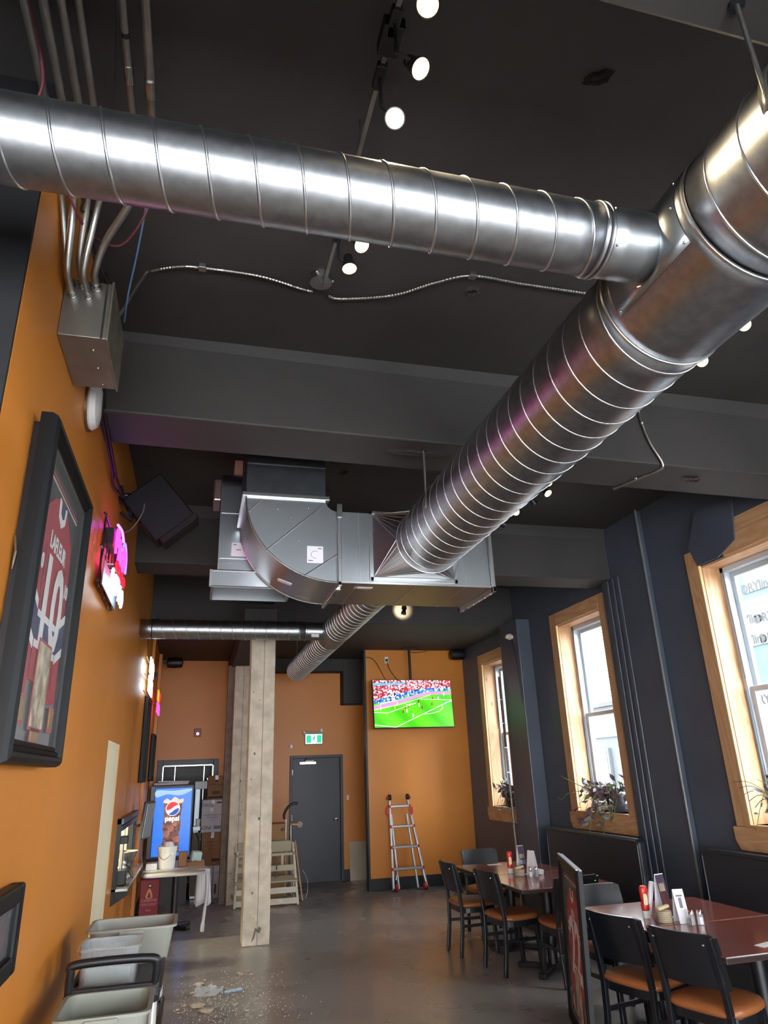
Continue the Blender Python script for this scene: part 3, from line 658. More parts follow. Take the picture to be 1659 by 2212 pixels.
track_head('track_spotlight', 'black track spotlight hanging lowest beneath the plenum box', G, (2.78, 9.30, 3.88), (-.3, -.2, -.9), False, rx=2.82, rail_z=4.285)

# flexible armoured cable across the ceiling
def ribbed(name, pts, r, m, parent=None, n=10, pitch=.016, **k):
    P = smoothpath(pts, n); b = B(); out = []; rr = []
    for i in range(len(P)-1):
        seg = P[i+1]-P[i]; q = max(1, int(seg.length/(pitch/2)))
        for j in range(q): out.append(P[i]+seg*j/q); rr.append(r*(1.0 if (len(rr) % 2) else .72))
    return obj(name, b.tube(out, rr, 8), m, parent, smooth=True, angle=25, **k)
fx = thing('armoured_cable', (.5, 3.0, 4.2), 'ribbed armoured cable waving across the black ceiling', 'cable')
zc = CEIL-.02
k1 = 2.62/2.52
def cz(pts): return [(x*k1, y*k1, zc) for x, y in pts]
ribbed('cable_run', [(-.50, 3.15, 4.0)] + cz(((-.40, 3.16), (-.36, 3.12), (-.23, 3.06), (-.106, 3.042), (.188, 3.044), (.42, 3.10), (.49, 3.11))), .009, zinc, fx)
ribbed('cable_run', cz(((.58, 3.13), (.662, 3.139), (.936, 3.047), (1.133, 2.897), (1.314, 2.80), (1.618, 2.804), (2.2, 2.80))), .009, zinc, fx)
for x, y in ((-.106, 3.042), (1.314, 2.80)): obj('cable_clip', B().box((x*k1-.02, y*k1-.02, zc-.012), (x*k1+.02, y*k1+.02, CEIL)), zinc, fx, bevel=.003)
# conduit dropping over the middle beam on the right
cd = thing('beam_conduit', (3.1, 3.9, 3.8), 'bent metal conduit running down the beam to its underside near the windows', 'conduit')
obj('tube', B().tube(smoothpath([(3.02, 3.6, CEIL-.02), (3.05, 3.85, 4.25), (3.06, 3.87, 4.12), (3.1, 3.87, 3.95), (3.17, 3.87, 3.80), (3.16, 3.92, 3.765), (3.1, 4.1, 3.765), (3.03, 4.30, 3.765)], 8), .011, 10), zinc, cd, smooth=True)
for p in ((3.06, 3.873, 4.12), (3.1, 4.1, 3.772)): obj('clip', B().ball(p, .018, 10, 6), zinc, cd, smooth=True)

# ---------------------------------------------------------------- conduits and the sloping electrical box on the left wall
bx = thing('electrical_box', (-.58, 2.95, 3.59), 'grey sheet metal electrical trough mounted high on the orange wall', 'electrical box')
obj('box_body', B().box((XL+.002, 2.756, 3.59), (-.482, 3.19, 3.885)), mat('grey_galvanised_trough', '#8a8781', .42, .75, var=(8, .15)), bx, bevel=.003)
obj('lid', B().box((-.482, 2.75, 3.584), (-.472, 3.2, 3.892)), mat('worn_zinc_lid', '#8f8a78', .5, .7, var=(16, .35)), bx, bevel=.002)
obj('lid_seam', B().box((-.505, 2.751, 3.59), (-.497, 2.757, 3.885)), ink, bx)
for y in (2.85, 3.0, 3.15): obj('screw', B().ball((-.60+.02*y, y, 3.588), .006, 8, 5), steel, bx, smooth=True)
zt = 4.14
CX = [(-.672, .014), (-.612, .016), (-.556, .015), (-.503, .013), (-.366, .013), (-.296, .016)]
END = [(-.652, 3.845), (-.640, 3.80), (-.598, 3.85), (-.575, 3.80), (-.545, 3.85), (-.545, 3.85)]
names = ['leftmost grey conduit against the wall above the electrical box', 'second grey conduit from the wall above the electrical box', 'third grey conduit from the wall above the electrical box',
         'fourth, thinner grey conduit from the wall above the electrical box', 'taped grey conduit with black bands, left of the thickest pair', 'thick grey conduit sweeping over into the electrical box']
for k, ((x, r), (ex, ez)) in enumerate(zip(CX, END)):
    c = thing('conduit', (x, 1.8, zt-.02), names[k], 'conduit', 'conduits over the electrical box')
    if k < 4:
        pts = [(x, 1.13, zt), (x, 1.5, zt), (x, 2.05, zt), (x, 2.2, zt-.005), (x+.005, 2.35, zt-.05), ((x*.6+ex*.4), 2.48, zt-.12), (ex, 2.6, ez+.03), (ex, 2.68, ez), (ex, 2.76, ez)]
    elif k == 4:
        pts = [(x, 1.13, zt), (x, 1.5, zt), (x, 2.1, zt), (x+.01, 2.3, zt+.02), (x+.02, 2.5, CEIL-.05), (x+.02, 2.6, CEIL-.01)]
    else:
        pts = [(x, 1.13, zt), (x, 1.5, zt), (x, 1.98, zt), (x-.012, 2.16, zt-.02), (x-.09, 2.38, zt-.11), (ex+.05, 2.55, ez+.09), (ex+.005, 2.65, ez+.015), (ex, 2.7, ez), (ex, 2.76, ez)]
    o = obj('tube', B().tube(smoothpath(pts, 8), r, 14), zinc, c, smooth=True)
    if k != 4: obj('connector', B().lathe([(r+.004, 0), (r+.006, .03), (r+.008, .03), (r+.008, .04)], (ex, 2.716, ez), 14, Matrix.Rotation(-PI/2, 3, 'X')), steel, c, smooth=True)
    if k >= 4:
        obj('coupling', B().cyl((x, 1.86 if k == 4 else 1.90, zt), (x, 1.93 if k == 4 else 1.97, zt), r+.004, 14), steel, c, smooth=True)
        if k == 4:
            for y in (1.74, 2.07): obj('tape_band', B().cyl((x, y, zt), (x, y+.018, zt), r+.0015, 14), cable_black, c, smooth=True)
# loose cables
def cable(name, label, pts, r, m, n=8, sg=6): return obj(name, B().tube(smoothpath(pts, n), r, sg), m, smooth=True, label=label, cat='cable')
cable('hanging_cable', 'loose maroon cable looping between the conduits', [(-.72, 1.2, 4.3), (-.68, 1.75, 4.22), (-.655, 1.95, 4.12), (-.69, 2.05, 4.06), (-.63, 2.12, 4.12), (-.57, 2.18, 4.2), (-.50, 2.15, 4.06), (-.47, 2.2, 3.98)], .006, cable_maroon)
cable('hanging_cable', 'maroon coiled cable crossing below the branch duct', [(-.66, 2.3, 4.08), (-.60, 2.45, 3.98), (-.55, 2.6, 4.0), (-.45, 2.66, 4.03), (-.35, 2.55, 4.12), (-.31, 2.45, 4.25), (-.3, 2.4, 4.38)], .006, cable_maroon)
cable('hanging_cable', 'black cable curling from the conduits into the electrical box', [(-.58, 2.2, 4.2), (-.555, 2.35, 4.05), (-.585, 2.45, 4.0), (-.56, 2.5, 4.05), (-.545, 2.52, 3.98), (-.54, 2.6, 3.92), (-.50, 2.74, 3.87)], .005, cable_black)
cable('hanging_cable', 'thin blue cable hanging beside the electrical box', [(-.33, 2.5, 4.38), (-.36, 2.62, 4.2), (-.40, 2.8, 4.1), (-.44, 2.95, 3.98), (-.465, 3.1, 3.93)], .0045, cable_blue)
cable('hanging_cable', 'thin dark wire hanging in the black upper left corner', [(-.40, 1.5, 4.35), (-.42, 1.9, 4.2), (-.46, 2.2, 4.12)], .002, cable_black)
for k, dx in enumerate((0, .018)):
    cable('wall_cable', 'black cable bundle strung along the top of the orange wall, %s strand' % ('inner' if k else 'outer'),
      [(-.62+dx, 3.25, 4.33), (-.64+dx, 3.55, 4.1), (-.655+dx, 3.85, 3.88), (-.65+dx, 4.1, 3.80), (-.64+dx, 4.5, 3.72), (-.66+dx, 4.75, 3.72+.05*k), (-.65+dx, 5.0, 3.76), (-.64+dx, 5.2, 3.80)], .010, cable_black)
# rounded wall lamp half hidden by the box
rl = thing('wall_lamp', (-.66, 3.63, 3.6), 'white oval wall lamp beneath the electrical box', 'lamp')
M = Matrix.Rotation(PI/2, 3, 'Y')
obj('shade', B().lathe([(.125, 0), (.13, .012), (.115, .04), (.07, .055), (.0001, .06)], (XL+.012, 3.64, 3.74), 28, M, 1.15, 1), mat('opal_lamp_glass', '#d9d6d4', .35), rl, smooth=True)
obj('back_ring', B().lathe([(.14, 0), (.14, .014)], (XL, 3.64, 3.74), 28, M, 1.15, 1), mat('bronze_ring', '#6b4a2a', .4, .5), rl, smooth=True)
obj('cord', B().tube(smoothpath([(-.60, 3.6, 3.6), (-.60, 3.62, 3.66), (-.605, 3.63, 3.78), (-.60, 3.58, 3.86)], 6), .004, 6), cable_black, rl)

# loudspeaker on its bracket
sk = thing('loudspeaker', (-.4, 5.35, 3.5), 'black loudspeaker tilted on a wall bracket below the middle beam', 'speaker')
R = Euler((math.radians(8), math.radians(-41), math.radians(-6)), 'XYZ').to_matrix(); cc = Vector((-.385, 5.42, 3.79))
obj('cabinet', B().obox(cc, (.36, .30, .42), R), mat('matte_black_speaker', '#0d0d0f', .6, bump=(120, .1), spec=.2), sk, bevel=.012)
obj('grille', B().obox(cc + R @ Vector((.02, -.02, -.235)), (.34, .28, .055), R), mat('speaker_grille', '#1c1a1b', .75, bump=(400, .3), spec=.2), sk, bevel=.012)
br = obj('bracket', B().tube([(-.67, 5.3, 3.86), (-.60, 5.3, 3.86), (-.53, 5.33, 3.84)], .02, 10).box((-.678, 5.25, 3.80), (-.66, 5.35, 3.92)), black_plastic, sk, smooth=True)
obj('brace', B().bar((-.60, 5.3, 3.84), (-.58, 5.34, 3.66), .03, .014).bar((-.66, 5.3, 3.72), (-.57, 5.34, 3.66), .03, .014), black_plastic, sk)
obj('speaker_lead', B().tube(smoothpath([(-.5, 5.3, 3.86), (-.49, 5.25, 3.72), (-.56, 5.2, 3.55), (-.64, 5.1, 3.47)], 6), .0045, 6), mat('grey_lead', '#77706b', .5), sk)
# second speaker in the far corner and one on the left at the back
for nm, p, lb in (('corner_speaker', (4.50, 11.80, 3.70), 'small black speaker high in the corner beside the television wall'), ('corner_speaker', (-.42, 12.6, 3.66), 'black speaker in the dark left back corner under the soffit')):
    s = thing(nm, p, lb, 'speaker')
    obj('cabinet', B().lathe([(.02, -.14), (.085, -.12), (.095, 0), (.085, .12), (.02, .14)], p, 20, Matrix.Rotation(PI/2, 3, 'Y')), black_plastic, s, smooth=True)
    obj('wall_arm', B().bar((p[0], p[1], p[2]), (p[0]+(.15 if p[0] > 0 else -.24), p[1], p[2]+.02), .05, .05), black_plastic, s)

# ---------------------------------------------------------------- neon signs on the left wall
neon = {k: lamp_emit('neon_'+k, c, s) for k, c, s in (('pink', '#ff1f80', 6), ('red', '#ff1020', 2.2), ('blue', '#3a30ff', 8), ('white', '#e4f2ff', 5), ('orange', '#ff6a18', 2), ('purple', '#9a2cff', 14))}
clear_tube = mat('neon_standoff_glass', '#c8d4dc', .1, alpha=.4)
ns = thing('neon_sign', (-.62, 4.95, 2.93), 'neon sign of pink, blue and white tubes on a black wire frame below the speaker', 'neon sign')
b = B(); x = XL+.03
for y in (4.52, 4.85, 5.2): obj('frame_bar', B().cyl((x, y, 2.92), (x, y, 3.42), .007, 8), black_plastic, ns)
for z in (2.95, 3.18, 3.40): obj('frame_bar', B().cyl((x, 4.45, z), (x, 5.3, z), .007, 8), black_plastic, ns)
obj('transformer', B().box((XL+.02, 4.62, 3.24), (XL+.08, 4.85, 3.36)), black_plastic, ns, bevel=.006)
for k in range(6):
    y = 4.5+.14*k; obj('loose_lead', B().tube(smoothpath([(x, y, 3.35), (x+.02, y-.05, 3.2), (x, y+.04, 3.08), (x+.015, y, 2.97)], 5), .004, 6), cable_black, ns)
xn = XL+.10
def loop(pts, m, nm='neon_tube', r=.008, closed=True): return obj(nm, B().tube(smoothpath(pts+[pts[0]] if closed else pts, 6), r, 8), m, ns, smooth=True)
def glyph(y0, y1, z0, z1, m, kind=0):
    ym, zm = (y0+y1)/2, (z0+z1)/2
    if kind == 0: loop([(xn, y0, z0), (xn, y0, z1), (xn, y1, z1), (xn, y1, zm), (xn, y0, zm)], m, closed=False)
    elif kind == 1: loop([(xn, y0, z0), (xn, ym, z1), (xn, y1, z0)], m, closed=False)
    else: loop([(xn, y0, zm), (xn, ym, z1), (xn, y1, zm), (xn, ym, z0)], m)
for k in range(4): glyph(4.62+.16*k, 4.73+.16*k, 3.18, 3.34, neon['pink'], k % 3)
loop([(xn, 4.95, 3.30), (xn, 5.1, 3.40), (xn, 5.26, 3.34), (xn, 5.28, 3.22)], neon['blue'], closed=False)
loop([(xn, 4.6, 3.37), (xn, 4.85, 3.41), (xn, 5.0, 3.38)], neon['purple'], closed=False)
for k in range(4): glyph(4.72+.15*k, 4.83+.15*k, 3.10, 3.17, neon['red'], 2)
for k in range(5): glyph(4.55+.15*k, 4.66+.15*k, 2.95, 3.07, neon['white'], (k+1) % 3)
obj('backing_panel', B().box((x+.02, 4.5, 2.94), (x+.026, 5.28, 3.10)), mat('grey_blue_backing', '#5c6d80', .4), ns)
for k in range(5): obj('standoff', B().cyl((x, 4.6+.15*k, 3.1), (xn, 4.6+.15*k, 3.1), .005, 6), clear_tube, ns)
ns = thing('neon_sign', (-.62, 9.45, 2.77), 'white neon sign beneath the thin branch duct on the orange wall', 'neon sign')
xn = XL+.08
for z in (2.8, 3.0, 3.22): obj('frame_bar', B().cyl((XL+.03, 9.1, z), (XL+.03, 9.95, z), .006, 8), black_plastic, ns)
for k in range(5):
    glyph(9.15+.16*k, 9.27+.16*k, 2.80, 2.98, neon['white'], k % 3); glyph(9.15+.16*k, 9.27+.16*k, 3.03, 3.22, neon['white'], (k+1) % 3)
obj('power_cord', B().tube(smoothpath([(XL+.03, 9.3, 3.25), (XL+.02, 9.28, 3.5), (XL+.03, 9.3, 3.78)], 5), .004, 6), cable_black, ns)
ns = thing('neon_sign', (-.6, 11.5, 2.70), 'red and orange neon sign farthest along the orange wall', 'neon sign')
xn = XL+.1
for k in range(4): glyph(11.1+.18*k, 11.24+.18*k, 2.88, 3.02, neon['orange' if k < 2 else 'red'], k % 3); glyph(11.1+.18*k, 11.24+.18*k, 2.71, 2.85, neon['pink'], (k+1) % 3)
obj('frame_bar', B().cyl((XL+.03, 11.05, 2.87), (XL+.03, 11.85, 2.87), .007, 8), black_plastic, ns)
obj('plug', B().box((XL, 11.3, 3.25), (XL+.04, 11.38, 3.33)), black_plastic, ns)
obj('power_cord', B().tube([(XL+.02, 11.34, 3.25), (XL+.02, 11.34, 3.03)], .004, 6), cable_black, ns)
# ================================================================== framed jerseys
jred = mat('red_jersey_knit', '#9c1727', .8, bump=(300, .15)); jwhite = mat('white_jersey_twill', '#d5d2d0', .75); jblue = mat('navy_jersey_knit', '#1f2a58', .8, bump=(300, .15))
frame_m = mat('black_lacquer_moulding', '#0f1012', .48, var=(6, .15), spec=.25); matboard = mat('black_mat_board', '#1d1b1d', .7); grey_mat = mat('grey_mat_board', '#6d6a6b', .7)
photo_m = mat('sepia_photo_print', '#7b6a50', .5, var=(14, .9, '#d8cdb4')); redline = mat('red_mat_bevel', '#a8323a', .6); gold = mat('brass_plate', '#b99a5c', .3, .8)
glazing = mat('frame_glazing', '#ffffff', .03, alpha=.06, spec=.6)
def jersey_frame(t, o, u, v, w, W_, H_, name, num, big, dp=.07):
    """picture frame: o = lower left front corner, u = width, v = up, w = outward normal"""
    o, u, v, w = map(Vector, (o, u, v, w))
    def P(a, c, d=0): return o + a*u + c*v + d*w*(dp/.07)
    f = .085
    prof = [(0, -.07), (0, -.028), (.008, -.010), (.022, 0), (.036, -.003), (.044, -.020), (.058, -.015), (.066, -.029), (.078, -.026), (f, -.036), (f, -.07)]
    def side(nm, c0, c1, inn):                          # mitred moulding length from corner c0 to c1
        c0, c1, i0, i1 = Vector(c0), Vector(c1), Vector(inn[0]), Vector(inn[1]); b = B(); vs = []
        for c, i in ((c0, i0), (c1, i1)):
            for q, d in prof: vs.append(P(c.x+i.x*q, c.y+i.y*q, d))
        n = len(prof); b.add(vs, [(k, k+1, n+k+1, n+k) for k in range(n-1)] + [(n-1, 0, n, 2*n-1)])
        m = bmesh.new(); return obj(nm, b, frame_m, t, smooth=True, angle=22)
    side('moulding', (0,0), (W_,0), ((1,1), (-1,1))); side('moulding', (W_,0), (W_,H_), ((-1,1), (-1,-1)))
    side('moulding', (W_,H_), (0,H_), ((-1,-1), (1,-1))); side('moulding', (0,H_), (0,0), ((1,-1), (1,1)))
    obj('back_board', B().prism([(f-.01, f-.01), (W_-f+.01, f-.01), (W_-f+.01, H_-f+.01), (f-.01, H_-f+.01)], P(0,0,-.062), u, v, -w*.006), matboard, t)
    iw, ih = W_-2*f, H_-2*f
    def Q(a, c): return (f+a*iw, f+c*ih)
    def piece(nm, poly, m, d, th=.004, par=None): return obj(nm, B().prism([Q(*p) for p in poly], P(0,0,d), u, v, w*th), m, par or t)
    piece('lower_mat', [(0,0), (1,0), (1,.24), (0,.24)], grey_mat, -.060)
    piece('mat_line', [(.0,.955), (1,.955), (1,.962), (0,.962)], redline, -.060); piece('mat_line', [(.0,.94), (1,.94), (1,.944), (0,.944)], jwhite, -.060)
    j = piece('jersey', [(.06,.16), (.10,.62), (.15,.80), (.33,.88), (.42,.895), (.58,.895), (.67,.88), (.85,.80), (.90,.62), (.94,.16), (.78,.15), (.76,.20), (.24,.20), (.22,.15)], jred, -.056, .010)
    cpts = [(.40,.90), (.42,.83), (.5,.80), (.58,.83), (.60,.90), (.56,.895), (.55,.85), (.5,.835), (.45,.85), (.44,.895)]
    piece('collar', cpts, jwhite, -.045, .003, j); piece('neck_opening', [(.44,.895), (.45,.85), (.5,.835), (.55,.85), (.56,.895)], jblue, -.045, .002, j)
    for s in (0, 1):
        X_ = (lambda a: a) if not s else (lambda a: 1-a)
        piece('sleeve_stripe', [(X_(.078),.52), (X_(.235),.47), (X_(.235),.435), (X_(.075),.485)], jwhite, -.045, .002, j)
        piece('sleeve_stripe', [(X_(.075),.485), (X_(.235),.435), (X_(.235),.335), (X_(.068),.385)], jblue, -.045, .002, j)
        piece('sleeve_stripe', [(X_(.068),.385), (X_(.235),.335), (X_(.235),.30), (X_(.065),.35)], jwhite, -.045, .002, j)
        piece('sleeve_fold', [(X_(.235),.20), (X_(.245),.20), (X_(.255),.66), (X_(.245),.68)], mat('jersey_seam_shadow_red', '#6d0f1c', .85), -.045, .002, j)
        text(num, .085, jwhite, j, P(*Q(X_(.165), .60), -.042), u, v, 'sleeve_number', bold=.002)
    piece('body_stripe', [(.245,.44), (.755,.44), (.755,.415), (.245,.415)], jwhite, -.045, .002, j)
    piece('body_stripe', [(.245,.415), (.755,.415), (.755,.335), (.245,.335)], jblue, -.045, .002, j)
    piece('body_stripe', [(.245,.335), (.755,.335), (.755,.31), (.245,.31)], jwhite, -.045, .002, j)
    text(name, .10, jwhite, j, P(*Q(.5,.71), -.042), u, v, 'name_lettering', sx=.86, bold=.002)
    text(big, .50, jwhite, j, P(*Q(.5,.475), -.041), u, v, 'number_lettering', sx=.95, bold=.012)
    for (a0, a1, c0, c1, m) in ((.36, .64, .05, .34, photo_m), (.10, .20, .06, .13, gold), (.80, .90, .06, .13, gold), (.42, .58, .005, .035, gold)):
        q = piece('photo_mat', [(a0-.012, c0-.012), (a1+.012, c0-.012), (a1+.012, c1+.012), (a0-.012, c1+.012)], redline, -.040, .002)
        piece('print' if m is photo_m else 'badge', [(a0, c0), (a1, c0), (a1, c1), (a0, c1)], m, -.0375, .002, q)
    obj('glazing', B().prism([(f-.004, f-.004), (W_-f+.004, f-.004), (W_-f+.004, H_-f+.004), (f-.004, H_-f+.004)], P(0,0,-.030), u, v, w*.002), glazing, t)
t = thing('framed_jersey', (XL, 3.1, 1.845), 'large black framed red hockey jersey numbered 10 hanging on the orange wall', 'framed jersey')
jersey_frame(t, (XL+.1, 2.60, 1.845), (0,1,0), (0,0,1), (1,0,0), 1.0, 1.285, 'LAFLEUR', '10', '10')
obj('hanging_wire', B().tube([(XL+.01, 2.62, 2.5), (XL+.02, 2.595, 2.56), (XL+.01, 2.6, 2.62)], .004, 6), steel, t)
obj('back_box', B().box((XL+.002, 2.63, 1.875), (XL+.034, 3.57, 3.10)), black_plastic, t)

# dark framed pictures farther along the wall
def dark_frame(y0, y1, z0, z1, label):
    t = thing('picture_frame', (XL, (y0+y1)/2, z0), label, 'picture')
    b = B(); f = .07; x0, x1 = XL+.002, XL+.06
    for lo, hi in (((x0, y0, z0), (x1, y0+f, z1)), ((x0, y1-f, z0), (x1, y1, z1)), ((x0, y0+f, z0), (x1, y1-f, z0+f)), ((x0, y0+f, z1-f), (x1, y1-f, z1))): obj('moulding', B().box(lo, hi), frame_m, t, bevel=.012)
    obj('print', B().box((x0, y0+f, z0+f), (x0+.02, y1-f, z1-f)), mat('dark_print', '#2e2a2e', .35, var=(5, .6, '#6a2530')), t)
    obj('glazing', B().box((x0+.03, y0+f, z0+f), (x0+.033, y1-f, z1-f)), glazing, t)
dark_frame(9.85, 10.55, 1.74, 2.82, 'tall black picture frame between the white and red neon signs')
dark_frame(11.9, 12.5, 1.75, 2.45, 'farthest black picture frame on the left wall near the dark opening')
t = dark_frame(2.75, 3.36, 1.10, 1.415, 'grey chalk panel low on the orange wall at the left edge') 

# ================================================================== kitchen hatch
hb = mat('black_hatch_steel', '#191a1c', .35, .4)
t = thing('serving_hatch', (XL, 8.7, .70), 'black framed kitchen serving hatch with stainless shelf in the orange wall', 'serving hatch')
y0, y1, z0, z1 = HA
obj('frame_side', B().box((XL-.05, y0, z0-.08), (XL+.04, y0+.05, z1+.05)), hb, t, bevel=.003)
obj('frame_side', B().box((XL-.05, y1-.05, z0-.02), (XL+.04, y1, z1+.02)), hb, t, bevel=.003)
obj('frame_top', B().box((XL-.05, y0, z1), (XL+.06, y1, z1+.05)), mat('hatch_hood_grey', '#5c5a5e', .4, .4), t, bevel=.003)
obj('top_rail', B().box((XL+.01, y0+.05, z1-.06), (XL+.05, y1-.05, z1-.015)), hb, t)
obj('shelf', B().box((XL-.55, y0, z0), (XL+.15, y1, z0+.03)), steel, t, bevel=.006)
obj('shelf_bracket', B().prism([(0, 0), (.15, 0), (.15, -.03), (0, -.12)], (XL, y0+.01, z0), (1,0,0), (0,0,1), (0, .05, 0)), hb, t)
obj('shelf_bracket', B().prism([(0, 0), (.15, 0), (.15, -.03), (0, -.12)], (XL, y1-.3, z0), (1,0,0), (0,0,1), (0, .05, 0)), hb, t)
struct('wall_kitchen', B().box((XL-2.2, 7.0, 0), (XL-2.1, 10.6, 2.7)).box((XL-2.2, 6.9, 0), (XL-.06, 7.0, 2.7)).box((XL-2.2, 10.6, 0), (XL-.06, 10.7, 2.7)).box((XL-2.2, 6.9, 2.6), (XL-.06, 10.7, 2.7)), mat('kitchen_wall_cream', '#d9d2b4', .5))
L = bpy.data.lights.new('kitchen_tube_light', 'AREA'); L.shape = 'RECTANGLE'; L.size = 1.2; L.size_y = .3; L.energy = 130; L.color = (1, .95, .72)
o = bpy.data.objects.new('kitchen_tube_light', L); COL.objects.link(o); o.location = (XL-1.1, 8.8, 2.53)
obj('ceiling_lamp', B().box((XL-1.7, 8.62, 2.55), (XL-.5, 8.98, 2.598)), lamp_emit('kitchen_lamp_diffuser', '#fff6d8', 3.), label='kitchen ceiling lamp behind the serving hatch', cat='lamp', bevel=.01)
# wire ticket rail and post inside the hatch
t = thing('hatch_rack', (XL+.03, 7.95, z0+.03), 'black upright rack post with wire shelf standing in the serving hatch', 'rack')
obj('post', B().cyl((XL+.04, 7.95, z0+.03), (XL+.04, 7.95, 1.22), .016, 12), zinc, t, smooth=True)
obj('base_block', B().box((XL-.03, 7.85, z0+.03), (XL+.1, 8.05, z0+.16)), black_plastic, t, bevel=.01)
obj('clamp', B().box((XL, 7.9, 1.19), (XL+.09, 8.02, 1.26)), black_plastic, t, bevel=.008)
for k in range(4): obj('wire', B().cyl((XL-.1, 8.1, .98+.06*k), (XL-.1, 8.8, .98+.06*k), .004, 6), chrome, t)
obj('price_card', B().box((XL+.02, 8.25, .93), (XL+.03, 8.33, 1.32)), paper, t)
# bowls
def bowl(name, label, c, r, h, up=True, m=steel):
    prof = [(.35*r, 0), (.38*r, .004), (.72*r, .30*h), (.93*r, .72*h), (r, h), (r+.008, h+.002), (r+.008, h-.003), (.985*r, h-.006), (.90*r, .72*h), (.68*r, .32*h), (.34*r, .012), (.0001, .012)]
    if not up: prof = [(a, h-z) for a, z in prof]
    return obj(name, B().lathe(prof, c, 32), m, smooth=True, label=label, cat='bowl', solid=0)
bowl('mixing_bowl', 'upside down steel mixing bowl on the hatch shelf, beneath the other bowl', (XL+.01, 8.55, z0+.03), .125, .12, False)
bowl('mixing_bowl', 'steel mixing bowl resting on the upturned bowl in the serving hatch', (XL+.02, 8.55, z0+.152), .14, .12, True)
# order screen
t = thing('order_screen', (XL+.1, 9.4, 1.05), 'flat order screen mounted beyond the serving hatch, seen from its edge', 'monitor')
R = Euler((0, math.radians(6), math.radians(-14)), 'XYZ').to_matrix()
obj('panel', B().obox((XL+.17, 9.5, 1.32), (.04, .34, .42), R), mat('screen_bezel', '#2b2d31', .35), t, bevel=.012)
obj('back_cover', B().obox(Vector((XL+.17, 9.5, 1.32)) + R @ Vector((.024, 0, 0)), (.012, .30, .38), R), mat('screen_back_grey', '#8b929a', .35), t, bevel=.006)
obj('arm', B().bar((XL-.02, 9.45, 1.25), (XL+.17, 9.5, 1.28), .04, .03).box((XL-.02, 9.4, z0+.03), (XL+.03, 9.5, 1.3)), black_plastic, t)
cable('dangling_cord', 'thin black cord dangling from the order screen over the shelf edge', [(XL+.15, 9.3, 1.1), (XL+.17, 9.1, .95), (XL+.2, 8.9, .86), (XL+.17, 9.0, .76)], .004, cable_black)

# ================================================================== bussing cart with tubs
def tub(name, label, c, lx, ly, h, m, taper=.88, lip=.018, cat='tub', thick=.005):
    """open rectangular tub, outside size lx by ly at the rim, c = centre of base"""
    c = Vector(c); b = B(); rows = []
    def ring(sx, sy, z, r): return [(c.x+p, c.y+q, c.z+z) for p, q in rrect(sx, sy, r, 5)]
    rg = [ring(lx*taper, ly*taper, 0, .04), ring(lx*taper+.01, ly*taper+.01, .01, .045), ring(lx, ly, h-.012, .05), ring(lx+2*lip, ly+2*lip, h-.012, .055), ring(lx+2*lip, ly+2*lip, h, .055), ring(lx-.004, ly-.004, h, .05),
          ring(lx*taper-2*thick, ly*taper-2*thick, .012, .04)]
    n = len(rg[0]); vs = [v for r in rg for v in r]; fs = [tuple(range(n-1, -1, -1))]
    for i in range(len(rg)-1): fs += [(i*n+k, i*n+(k+1) % n, (i+1)*n+(k+1) % n, (i+1)*n+k) for k in range(n)]
    fs.append(tuple((len(rg)-1)*n+k for k in range(n)))
    t = thing(name, tuple(c), label, cat)
    obj('shell', B().add(vs, fs), m, t, smooth=True, angle=50)
    for s in (-1, 1): obj('grip', B().box((c.x-.07, c.y+s*(ly/2+lip)-.008, c.z+h-.03), (c.x+.07, c.y+s*(ly/2+lip)+.008, c.z+h-.008)), m, t, bevel=.006)
    return t
ct = thing('bussing_cart', (-.35, 4.75, 0), 'black plastic bussing cart with white posts against the orange wall', 'cart')
CXa, CXb, CYa, CYb = -.545, -.10, 4.18, 5.35
for z in (.16, .45, .745): 
    sh = obj('shelf', B().prism(rrect(CXb-CXa, CYb-CYa, .06, 5, (CXa+CXb)/2, (CYa+CYb)/2), (0,0,z), (1,0,0), (0,1,0), (0,0,.035)), black_plastic, ct, bevel=.006)
    obj('rim', B().tube([(p, q, z+.045) for p, q in rrect(CXb-CXa-.01, CYb-CYa-.01, .06, 5, (CXa+CXb)/2, (CYa+CYb)/2)], .014, 8, closed=True), black_plastic, sh, smooth=True)
for x in (CXa+.05, CXb-.03):
    for y in (CYa+.05, CYb-.05):
        obj('post', B().cyl((x, y, .1), (x, y, .80), .021, 14), mat('white_cart_post', '#c9c6c4', .3, .3), ct, smooth=True)
        cs = obj('caster', B().cyl((x-.013, y, .055), (x+.013, y, .055), .055, 18), black_plastic, ct, smooth=True)
        obj('fork', B().box((x-.02, y-.02, .06), (x-.014, y+.02, .12)).box((x+.014, y-.02, .06), (x+.02, y+.02, .12)), steel, cs)
hz = .955
obj('handle', B().tube(smoothpath([(CXa+.03, CYa-.03, .80), (CXa+.03, CYa-.05, hz-.04), (CXa+.06, CYa-.06, hz), (CXb-.06, CYa-.06, hz), (CXb-.02, CYa-.05, hz-.04), (CXb-.03, CYa-.02, .80)], 6), .020, 12), black_plastic, ct, smooth=True)
obj('handle_plate', B().box((CXa+.01, CYa-.05, .775), (CXb-.0, CYa+.0, .85)), black_plastic, ct, bevel=.015)
tub('bus_tub', 'grey plastic bus tub standing on top of the cart', (-.295, 5.02, .78), .47, .36, .19, grey_plastic, .86)
ac = tub('food_container', 'clear plastic food container in front of the grey tub on the cart', (-.37, 4.50, .78), .29, .27, .19, acrylic, .9, .014, 'container')
obj('contents', B().box((-.48, 4.41, .79), (-.26, 4.59, .87)), mat('green_label_film', '#6d7a62', .6), ac)
tub('bus_tub', 'large grey waste tub hung on the near end of the cart', (-.32, 3.895, .42), .37, .38, .42, mat('grey_green_plastic_tub', '#85887c', .45, var=(4, .1)), .80)
